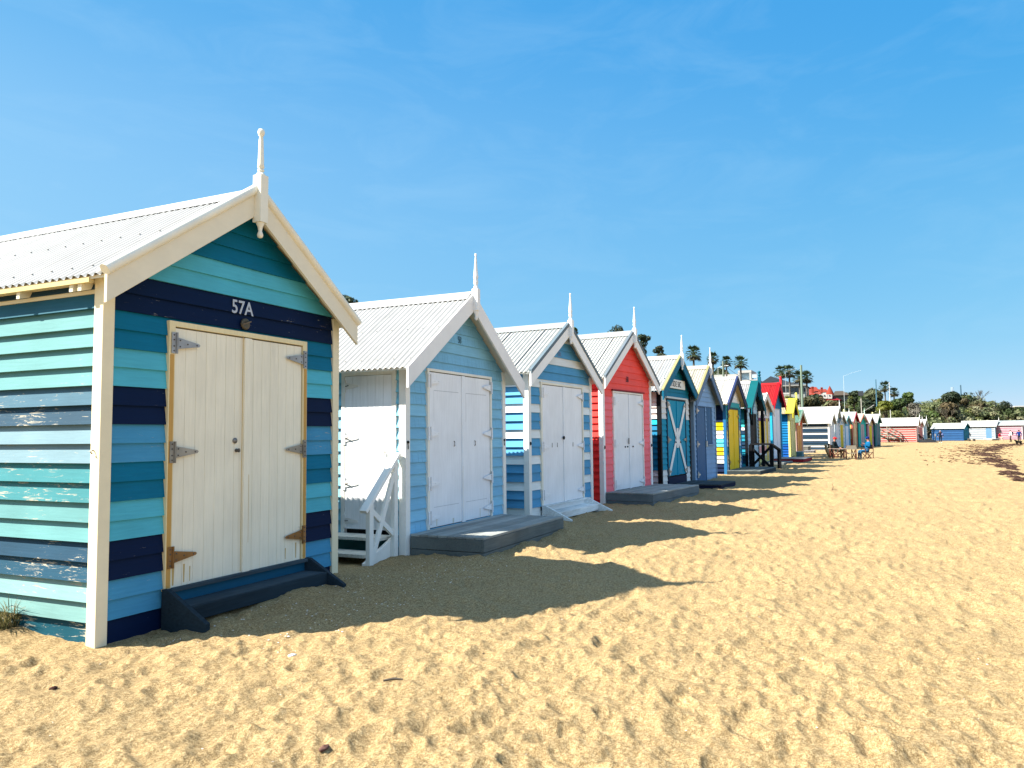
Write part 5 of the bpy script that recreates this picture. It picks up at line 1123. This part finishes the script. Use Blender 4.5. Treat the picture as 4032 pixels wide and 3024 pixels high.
# the rest of the scrub reads as one mass
def scrub():
    rr = random.Random(77); m = MB(); pr = np.random.default_rng(5)
    seg = np.hypot(*np.diff(TOE, axis=0).T); cum = np.concatenate([[0], np.cumsum(seg)])
    cnt = 0
    while cnt < 1150:
        u = pr.random(); s_ = 150+u*150 if pr.random() < .88 else 60+pr.random()*90; t = .8+pr.random()**1.5*38
        x0 = np.interp(s_, cum, TOE[:, 0]); y0 = np.interp(s_, cum, TOE[:, 1]); x1 = np.interp(s_+3, cum, TOE[:, 0]); y1 = np.interp(s_+3, cum, TOE[:, 1])
        d = np.hypot(x1-x0, y1-y0); x = x0-(y1-y0)/d*t; y = y0+(x1-x0)/d*t
        if x > 250 or x < 40: continue
        q = toe_dist(np.array([x]), np.array([y]))[0]
        if q < (2.6 if 148 < x < 185 else .7): continue
        cnt += 1; z = float(bank(np.array(x), np.array(y))); R0 = pr.uniform(.9, 2.0) if q > 3 else pr.uniform(.7, 1.2)
        pal = (SAGE, SAGE, OLIVE, BROWN, MIDG, SAGE+OLIVE, DK)[pr.integers(7)] if q > 9 else (SAGE, SAGE+OLIVE, SAGE+BROWN)[pr.integers(3)]
        k = 2+int(pr.integers(3))
        cl = [(x+pr.normal(0, R0*.6), y+pr.normal(0, R0*.6), z+R0*pr.uniform(.2, .7), R0*pr.uniform(.5, .8), pr.uniform(.6, .85)) for _ in range(k)]
        leaf_cloud(m, cl, int(110+150*R0), .26, pal, rr)
    o = m.build('coastal_scrub', M['leaf']); tag(o, kind='stuff')
scrub()

# ------------------------------------------------------------------ houses on the bank
HW = (.36, .355, .34)
def house_frame(px, x):
    p = at_x(px, 1600, x); return p
def hbox(m, p0, p1, x, dep, pyt, pyb, col):
    """box between two bearings at depth x, its front facing the camera side"""
    a = at_x(p0, pyt, x); b = at_x(p1, pyt, x); zt = a[2]; zb_ = at_x(p0, pyb, x)[2]
    m.box(x, x+dep, b[1], a[1], zb_, zt, col)
    return a, b, zb_, zt
o = empty('terraced_house', (150, at_x(2890, 1500, 150)[1], 6)); tag(o, 'white flat roofed terraced house with arched shadow marks and a glass balcony', 'house', 'houses on the bank')
def shift(m): m.off = np.array([-o.location.x, -o.location.y, -o.location.z]); return m
m = shift(MB()); hbox(m, 2795, 2912, 150, 9, 1477, 1640, HW); m.build('wall', M['render'], o)
m = shift(MB()); hbox(m, 2905, 2958, 148.5, 7, 1459, 1469, HW); hbox(m, 2905, 2912, 148.5, 3, 1468, 1498, HW); hbox(m, 2950, 2958, 148.5, 3, 1468, 1498, HW); hbox(m, 2895, 2985, 148.2, 9, 1497, 1640, HW); m.build('upper_storey', M['render'], o)
m = shift(MB()); hbox(m, 2912, 2950, 149.5, 5, 1468, 1498, (.45, .62, .72)); m.build('window', M['glass'], o)
m = shift(MB()); hbox(m, 2960, 2978, 148.6, .1, 1476, 1488, (.40, .58, .74)); hbox(m, 2958, 2981, 148.6, .15, 1473, 1475, HW); hbox(m, 2979, 2981, 148.6, .15, 1473, 1500, HW); m.build('balcony_glass', M['glass'], o)
for k in range(4):
    m = shift(MB()); a = 2812+k*26; hbox(m, a, a+15, 149.8, .3, 1484, 1492, (.10, .10, .09)); m.build('arch_shadow', M['render'], o)  # dark slabs standing in for the arched shadows on the wall
o = empty('grey_roofed_house', (140, at_x(3060, 1530, 140)[1], 6)); tag(o, 'two storey house with a wide hipped grey roof behind the red roofed box', 'house', 'houses on the bank')
m = shift(MB()); hbox(m, 2990, 3168, 140, 10, 1524, 1640, (.24, .255, .25)); m.build('wall', M['render'], o)
ap = at_x(3034, 1481, 146); l = at_x(2975, 1522, 139.4); r_ = at_x(3174, 1525, 139.4); rg = at_x(3080, 1497, 146)
m = shift(MB()); zt = l[2]
P_ = [(139.2, l[1], zt), (139.2, r_[1], zt), (153, r_[1], zt), (153, l[1], zt), (ap[0], ap[1], ap[2]), (ap[0], rg[1], ap[2]-.9)]
m.mesh(P_, [(0, 1, 5, 4), (1, 2, 5), (2, 3, 4, 5), (3, 0, 4), (0, 3, 2, 1)], (.030, .035, .042)); m.build('roof', M['render'], o)
m = shift(MB()); hbox(m, 2975, 3174, 139.15, .3, 1520, 1525, (.20, .20, .19)); m.build('gutter', M['render'], o)
for (a, b) in ((3108, 3132), (3134, 3152), (3166, 3171), (3078, 3092)):
    m = shift(MB()); hbox(m, a, b, 139.9, .2, 1528, 1543, (.012, .016, .022)); m.build('window', M['glass'], o)
m = shift(MB()); hbox(m, 3072, 3110, 139.0, .25, 1547, 1553, HW); m.build('balcony', M['render'], o)
o = empty('tiled_house', (155, at_x(3230, 1550, 155)[1], 6)); tag(o, 'large red tiled house with chimneys and a conical turret', 'house', 'houses on the bank')
TILE = (.19, .032, .020); TILE2 = (.16, .010, .014)
m = shift(MB()); hbox(m, 3182, 3262, 155, 8, 1548, 1640, HW); m.build('wall', M['render'], o)
def hip(m, p0, p1, x, dep, pye, pyr, q0, q1, col):
    a = at_x(p0, pye, x); b = at_x(p1, pye, x); e = at_x(q0, pyr, x+dep/2); f = at_x(q1, pyr, x+dep/2)
    P_ = [(x, a[1], a[2]), (x, b[1], a[2]), (x+dep, b[1], a[2]), (x+dep, a[1], a[2]), (x+dep/2, e[1], e[2]), (x+dep/2, f[1], e[2])]
    m.mesh(P_, [(0, 1, 5, 4), (1, 2, 5), (2, 3, 4, 5), (3, 0, 4), (0, 3, 2, 1)], col)
m = shift(MB()); hip(m, 3165, 3236, 154, 9, 1556, 1525, 3172, 3214, TILE); m.build('roof', M['render'], o)
m = shift(MB()); hip(m, 3205, 3262, 156, 8, 1545, 1533, 3212, 3252, TILE); m.build('roof', M['render'], o)
m = shift(MB()); hip(m, 3232, 3312, 152, 6, 1577, 1562, 3246, 3280, TILE2); m.build('porch_roof', M['render'], o)
m = shift(MB()); hbox(m, 3222, 3258, 152.5, 3, 1553, 1570, HW); hbox(m, 3259, 3276, 152.5, 3, 1553, 1570, HW); m.build('upper_wall', M['render'], o)
a = at_x(3268, 1553, 153.5); ap = at_x(3268, 1518, 153.5)
m = shift(MB()); m.lathe(a[0], a[1], [(.78, a[2]-.1), (.45, a[2]+.75), (.0, ap[2])], 10, TILE); m.build('turret_roof', M['render'], o)
for (px, pt) in ((3199, 1519), (3235, 1522)):
    m = shift(MB()); hbox(m, px-4, px+4, 155, .5, pt+3, 1550, TILE); hbox(m, px-5, px+5, 154.9, .7, pt+5, pt+7, TILE); m.build('chimney', M['render'], o)
for px in (3232, 3246, 3266):
    m = shift(MB()); hbox(m, px-2, px+2, 152.4, .1, 1555, 1560, (.03, .04, .06)); m.build('window', M['glass'], o)
o = empty('brown_roofed_house', (170, at_x(3310, 1560, 170)[1], 6)); tag(o, 'low house with a brown tiled roof right of the turret', 'house', 'houses on the bank')
m = shift(MB()); hbox(m, 3284, 3345, 170, 7, 1556, 1640, (.26, .23, .19)); m.build('wall', M['render'], o)
m = shift(MB()); hip(m, 3276, 3350, 169, 9, 1557, 1540, 3288, 3318, (.065, .05, .038)); m.build('roof', M['render'], o)
o = empty('white_house', (215, at_x(4030, 1600, 215)[1], 4)); tag(o, 'white building edge on the skyline at the far right', 'house', 'houses on the bank')
m = shift(MB()); hbox(m, 4000, 4065, 215, 8, 1602, 1700, HW); m.build('wall', M['render'], o)
m = shift(MB()); hbox(m, 3996, 4069, 214.5, 9, 1598, 1602, (.38, .38, .37)); m.build('roof', M['render'], o)

# ------------------------------------------------------------------ poles
def pole(label, px, pt, x, r0, col, extra=None, name='power_pole', cat='pole'):
    p = at_x(px, pt, x); zb_ = float(bank(np.array(p[0]), np.array(p[1]))); o = empty(name, (p[0], p[1], zb_)); tag(o, label, cat, 'poles on the bank')
    h = p[2]-zb_; m = MB(); m.tube([(0, 0, -.5), (0, 0, h)], [r0, r0*.75], 8, col); m.build('shaft', M['render'], o)
    if extra: extra(o, h)
    return o, h
def armf(dy, dz, l): 
    def f(o, h):
        m = MB(); m.tube([(0, 0, h-.05), (0, dy, h+dz)], [.05, .04], 6, (.55, .56, .55)); m.build('arm', M['plain'], o); m = MB(); m.box(-.09, .09, min(dy, dy+l), max(dy, dy+l), h+dz-.05, h+dz+.04, (.6, .62, .62)); m.build('lamp_head', M['plain'], o)
    return f
o1, h1 = pole('thick greenish power pole between the palms and the tiled house', 3154, 1438, 100, .17, (.15, .20, .155))
m = MB(); m.box(-.12, .12, .12, .30, 1.6, 2.0, (.5, .52, .5)); m.build('meter_box', M['plain'], o1)
o2, h2 = pole('pale power pole in front of the third palm', 2847, 1422, 118, .20, (.14, .17, .135))
pole('slim lamp post between the close pair of palms', 3092, 1463, 112, .035, (.30, .31, .31), lambda o, h: (lambda m: (m.tube([(0, 0, h-.03), (0, -1.5, h+.35)], [.022, .02], 5, (.3, .31, .31)), m.build('arm', M['plain'], o)))(MB()), 'lamp_post', 'lamp post')
pole('thin lamp post behind the yellow doored box', 2827, 1446, 122, .05, (.35, .38, .38), armf(-1.2, .2, -.4), 'lamp_post', 'lamp post')
pole('tall thin mast with a long arm above the brown roofed house', 3321, 1480, 150, .035, (.45, .5, .52), lambda o, h: (lambda m: (m.tube([(0, 0, h-.05), (0, -1.4, h+.5), (0, -2.9, h+.85)], [.018, .016, .02], 5, (.4, .45, .5)), m.build('arm', M['plain'], o)))(MB()), 'lamp_post', 'lamp post')
def arm2(o, h):
    m = MB(); m.tube([(0, 0, h-2.1), (-.1, -1.5, h-1.15)], [.02, .035], 6, (.34, .34, .33)); m.build('arm', M['plain'], o)
    m = MB(); m.box(-.3, .3, -.3, .3, h+.05, h+.65, (.03, .035, .045)); m.build('panel', M['plain'], o)
pole('white lamp post rising behind the emerald green box', 3390, 1560, 108, .07, (.34, .33, .30), arm2, 'lamp_post', 'lamp post')
pole('dark blue-grey post on the skyline over the broad grey-green tree', 3448, 1494, 160, .12, (.06, .14, .20))
pole('slim pale mast beside the bushy palm', 3501, 1505, 150, .06, (.5, .5, .48))
def ants(o, h):
    m = MB()
    for k in range(6): m.tube([(.2*math.cos(k), .2*math.sin(k), h-.9), (.2*math.cos(k), .2*math.sin(k), h+.5)], .06, 5, (.35, .42, .5))
    m.build('antennas', M['plain'], o)
pole('phone mast on the hill left of the dark post', 3749, 1533, 200, .10, (.12, .2, .26), ants, 'phone_mast', 'mast')
pole('dark timber post on the hilltop beside the phone mast', 3782, 1516, 195, .16, (.05, .10, .14))
r = empty('power_line', tuple(o1.location)); tag(r, 'power line slung between the two power poles above the boxes', 'power line')
a = Vector(o2.location)+Vector((0, 0, h2-.4)); b = Vector(o1.location)+Vector((0, 0, h1-.4)); m = MB(tuple(-np.array(o1.location)))
for dz in (0,):
    m.tube([tuple(a.lerp(b, t/16)-Vector((0, 0, dz+4*2.2*(t/16)*(1-t/16)))) for t in range(17)], .035, 4, (.03, .035, .04))
m.build('cable', M['plain'], r)
for (px, x) in ((3664, 146.), (3682, 146.)):
    p = at_x(px, 1712, x); o = empty('timber_post', (p[0], p[1], 0)); tag(o, 'short grey timber post before the scrub, %s of two' % ('left' if px < 3670 else 'right'), 'post', 'fence posts')
    m = MB(); m.box(-.07, .07, -.07, .07, -.4, 1.2, (.3, .27, .22)); m.prism([(-.07, -.07), (.07, -.07), (.07, .07), (-.07, .07)], 'z', 1.2, 1.24, (.25, .22, .18)); m.build('shaft', M['deck'], o)

# ------------------------------------------------------------------ seaweed, grass, litter of the tide
def flake(m, x, y, z, s_, rr, col, n=5, h=.0):
    a0 = rr.uniform(0, 6.28); st = rr.uniform(.35, 1.); th = rr.uniform(0, 3.14); pts = []
    for k in range(n):
        a = a0+6.283*k/n; q = s_*rr.uniform(.5, 1.15); u, w = q*math.cos(a), q*st*math.sin(a)
        pts.append((x+u*math.cos(th)-w*math.sin(th), y+u*math.sin(th)+w*math.cos(th), z))
    i = len(m.v); m.mesh(pts+[(x, y, z+h+s_*.35)], [(k, (k+1) % n, n) for k in range(n)], col)
def seaweed():
    rr = random.Random(12); m = MB()
    cp_ = [(4100, 1905, .30, 1.), (4032, 1890, .32, 1.), (3985, 1862, .34, 1.), (3940, 1835, .42, .95), (3893, 1808, .60, .8), (3872, 1788, .75, .75), (3885, 1774, .85, .8), (3915, 1764, .8, .85), (3965, 1754, .75, .9), (4032, 1748, .7, 1.), (4110, 1745, .7, 1.)]
    L_ = np.array([(*ground(a, b)[:2], w, dn) for a, b, w, dn in cp_])
    def strand(x, y, l_, w, a, col):
        z = sand_z(x, y); c, q = math.cos(a), math.sin(a); k = rr.uniform(-.4, .4)
        P_ = [(x-c*l_, y-q*l_, z-.01), (x-q*w+k*q*l_*.3, y+c*w-k*c*l_*.3, z+.004), (x+c*l_, y+q*l_, z-.01), (x+q*w+k*q*l_*.3, y-c*w-k*c*l_*.3, z-.01)]
        top = (x+k*q*l_*.3, y-k*c*l_*.3, z+rr.uniform(.012, .06)); m.mesh(P_+[top], [(0, 1, 4), (1, 2, 4), (2, 3, 4), (3, 0, 4)], col)
    for _ in range(7000):
        u = rr.random()*(len(L_)-1); i = int(u); f = u-i; x, y, w, dn = L_[i]*(1-f)+L_[i+1]*f
        dx_, dy_ = L_[i+1][:2]-L_[i][:2]; l_ = math.hypot(dx_, dy_); g_ = rr.gauss(0, w*.55); x += -dy_/l_*g_+rr.gauss(0, .3); y += dx_/l_*g_
        if rr.random() > dn or vnoise(np.array(x*.55+40), np.array(y*3.0+60), 31)+.35*vnoise(np.array(x*2+40), np.array(y*9+60), 32) < .58: continue
        strand(x, y, rr.uniform(.05, .20)*(1+x/120), rr.uniform(.012, .035)*(1+x/120), rr.gauss(1.5, .7), jit((.045, .026, .020), .55))
    for _ in range(2000):
        x = 42+rr.random()**.8*70; y = np.interp(x, L_[1:10, 0], L_[1:10, 1])+rr.gauss(1.0, 1.5)*(.3+x/100)
        if vnoise(np.array(x*.5+10), np.array(y*1.5+20), 33) < .5: continue
        strand(x, y, rr.uniform(.05, .16)*(1+x/130), rr.uniform(.01, .025)*(1+x/130), rr.gauss(1.5, .7), jit((.10, .058, .035), .4))
    o = m.build('seaweed', M['cloth']); tag(o, kind='stuff')
seaweed()
def litter():
    rr = random.Random(21); m = MB()
    for _ in range(1500):
        r_ = 1.2+28*rr.random()**1.7; a = D2R(-12)+D2R(74)*rr.random(); x, y = r_*math.cos(a), r_*math.sin(a)
        if y > 5.7 and x > 4.2: continue
        k = rr.random(); z = sand_z(x, y)-.002
        if k < .55: flake(m, x, y, z, rr.uniform(.004, .011), rr, jit((.72, .66, .58), .15), 5)
        elif k < .8: flake(m, x, y, z, rr.uniform(.004, .014), rr, jit((.07, .045, .03), .4), 5)
        else: flake(m, x, y, z, rr.uniform(.004, .010), rr, jit((.36, .22, .14), .3), 5)
    for _ in range(480):   # shell grit in the lee of the boxes
        x = rr.uniform(4.8, 9.5); y = rr.uniform(4.2, 5.6); flake(m, x, y, sand_z(x, y)-.001, rr.uniform(.005, .014), rr, jit((.74, .70, .64), .15), 5)
    o = m.build('shell_grit', M['plain']); tag(o, kind='stuff')
litter()
def lump(name, label, cat, px, py, s_, col, sc=(1, .8, .6), seed=1):
    p = ground(px, py); rr = random.Random(seed); m = MB(); m.ball((0, 0, s_*.3), s_, 10, 7, col, sc); o = m.build(name, M['bark'], None); tag(o, label, cat)
    for v_ in o.data.vertices: v_.co *= 1+rr.uniform(-.25, .25)
    o.location = (p[0], p[1], sand_z(p[0], p[1])-s_*.1); return o
lump('driftwood', 'dark brown lump of driftwood on the sand below the front corner post', 'driftwood', 466, 2465, .055, (.085, .06, .035), (1.4, .8, .55), 3)
lump('shell', 'white shell lying on sunlit sand below the doorstep', 'shell', 1150, 2594, .03, (.78, .76, .72), (1.4, .7, .3), 4)
lump('pebble', 'dark pebble at the lower left of the sand', 'pebble', 208, 2713, .022, (.06, .03, .025), (1.3, .8, .6), 5)
lump('shell', 'dark brown shell at the bottom edge of the sand', 'shell', 1275, 2990, .028, (.14, .075, .06), (1.5, .7, .4), 6)
p = ground(1551, 2709); m = MB(); m.tube([(-.07, 0, .012), (0, .004, .018), (.06, -.01, .014)], [.007, .009, .005], 6, (.10, .085, .07)); m.tube([(0, .004, .018), (.02, .03, .02)], [.004, .002], 5, (.1, .085, .07)); o = m.build('twig', M['bark']); o.location = (p[0], p[1], sand_z(p[0], p[1])); o.rotation_euler = (0, 0, -.9); tag(o, 'short grey twig lying in the middle foreground', 'twig', 'twigs on the sand')
p = ground(3280, 1932); m = MB(); m.tube([(-.12, 0, .0), (0, .02, .03), (.14, .0, .10), (.2, .02, .2)], [.012, .014, .01, .006], 6, (.16, .10, .06)); m.tube([(.0, .02, .03), (.1, -.1, .04)], [.008, .004], 5, (.16, .1, .06)); o = m.build('twig', M['bark']); o.location = (p[0], p[1], sand_z(p[0], p[1])); tag(o, 'crooked brown twig standing out of the sand at mid right', 'twig', 'twigs on the sand')
def tuft(label, px, py, n, h, seed, spread=.16):
    p = ground(px, py); rr = random.Random(seed); m = MB()
    for _ in range(n):
        a = rr.uniform(0, 6.28); q = rr.random()**.5*spread; b = Vector((q*math.cos(a), q*math.sin(a), -.02)); l_ = h*rr.uniform(.5, 1.15); o_ = Vector((math.cos(a)*rr.uniform(.1, .8), math.sin(a)*rr.uniform(.1, .8), 1)).normalized()
        w = rr.uniform(.002, .0045); sd = o_.cross(Vector((rr.uniform(-1, 1), rr.uniform(-1, 1), .2))).normalized()*w; md = b+o_*l_*.55; e = b+o_*l_+Vector((math.cos(a), math.sin(a), -.6))*l_*.3
        c = jit(random.Random(rr.random()).choice([(.16, .15, .06), (.30, .25, .12), (.09, .10, .035), (.40, .33, .18)]), .2)
        m.poly([tuple(b-sd), tuple(b+sd), tuple(md+sd*.8), tuple(md-sd*.8)], c); m.poly([tuple(md-sd*.8), tuple(md+sd*.8), tuple(e)], c)
    o = m.build('grass_tuft', M['leaf']); o.location = (p[0], p[1], sand_z(p[0], p[1])); tag(o, label, 'grass', 'grass tufts'); return o
tuft('dry marram grass tuft against the sunny side of the nearest box', 38, 2462, 620, .42, 4, .22)
tuft('thin grass blades just left of the marram tuft', -10, 2480, 160, .26, 5, .15)
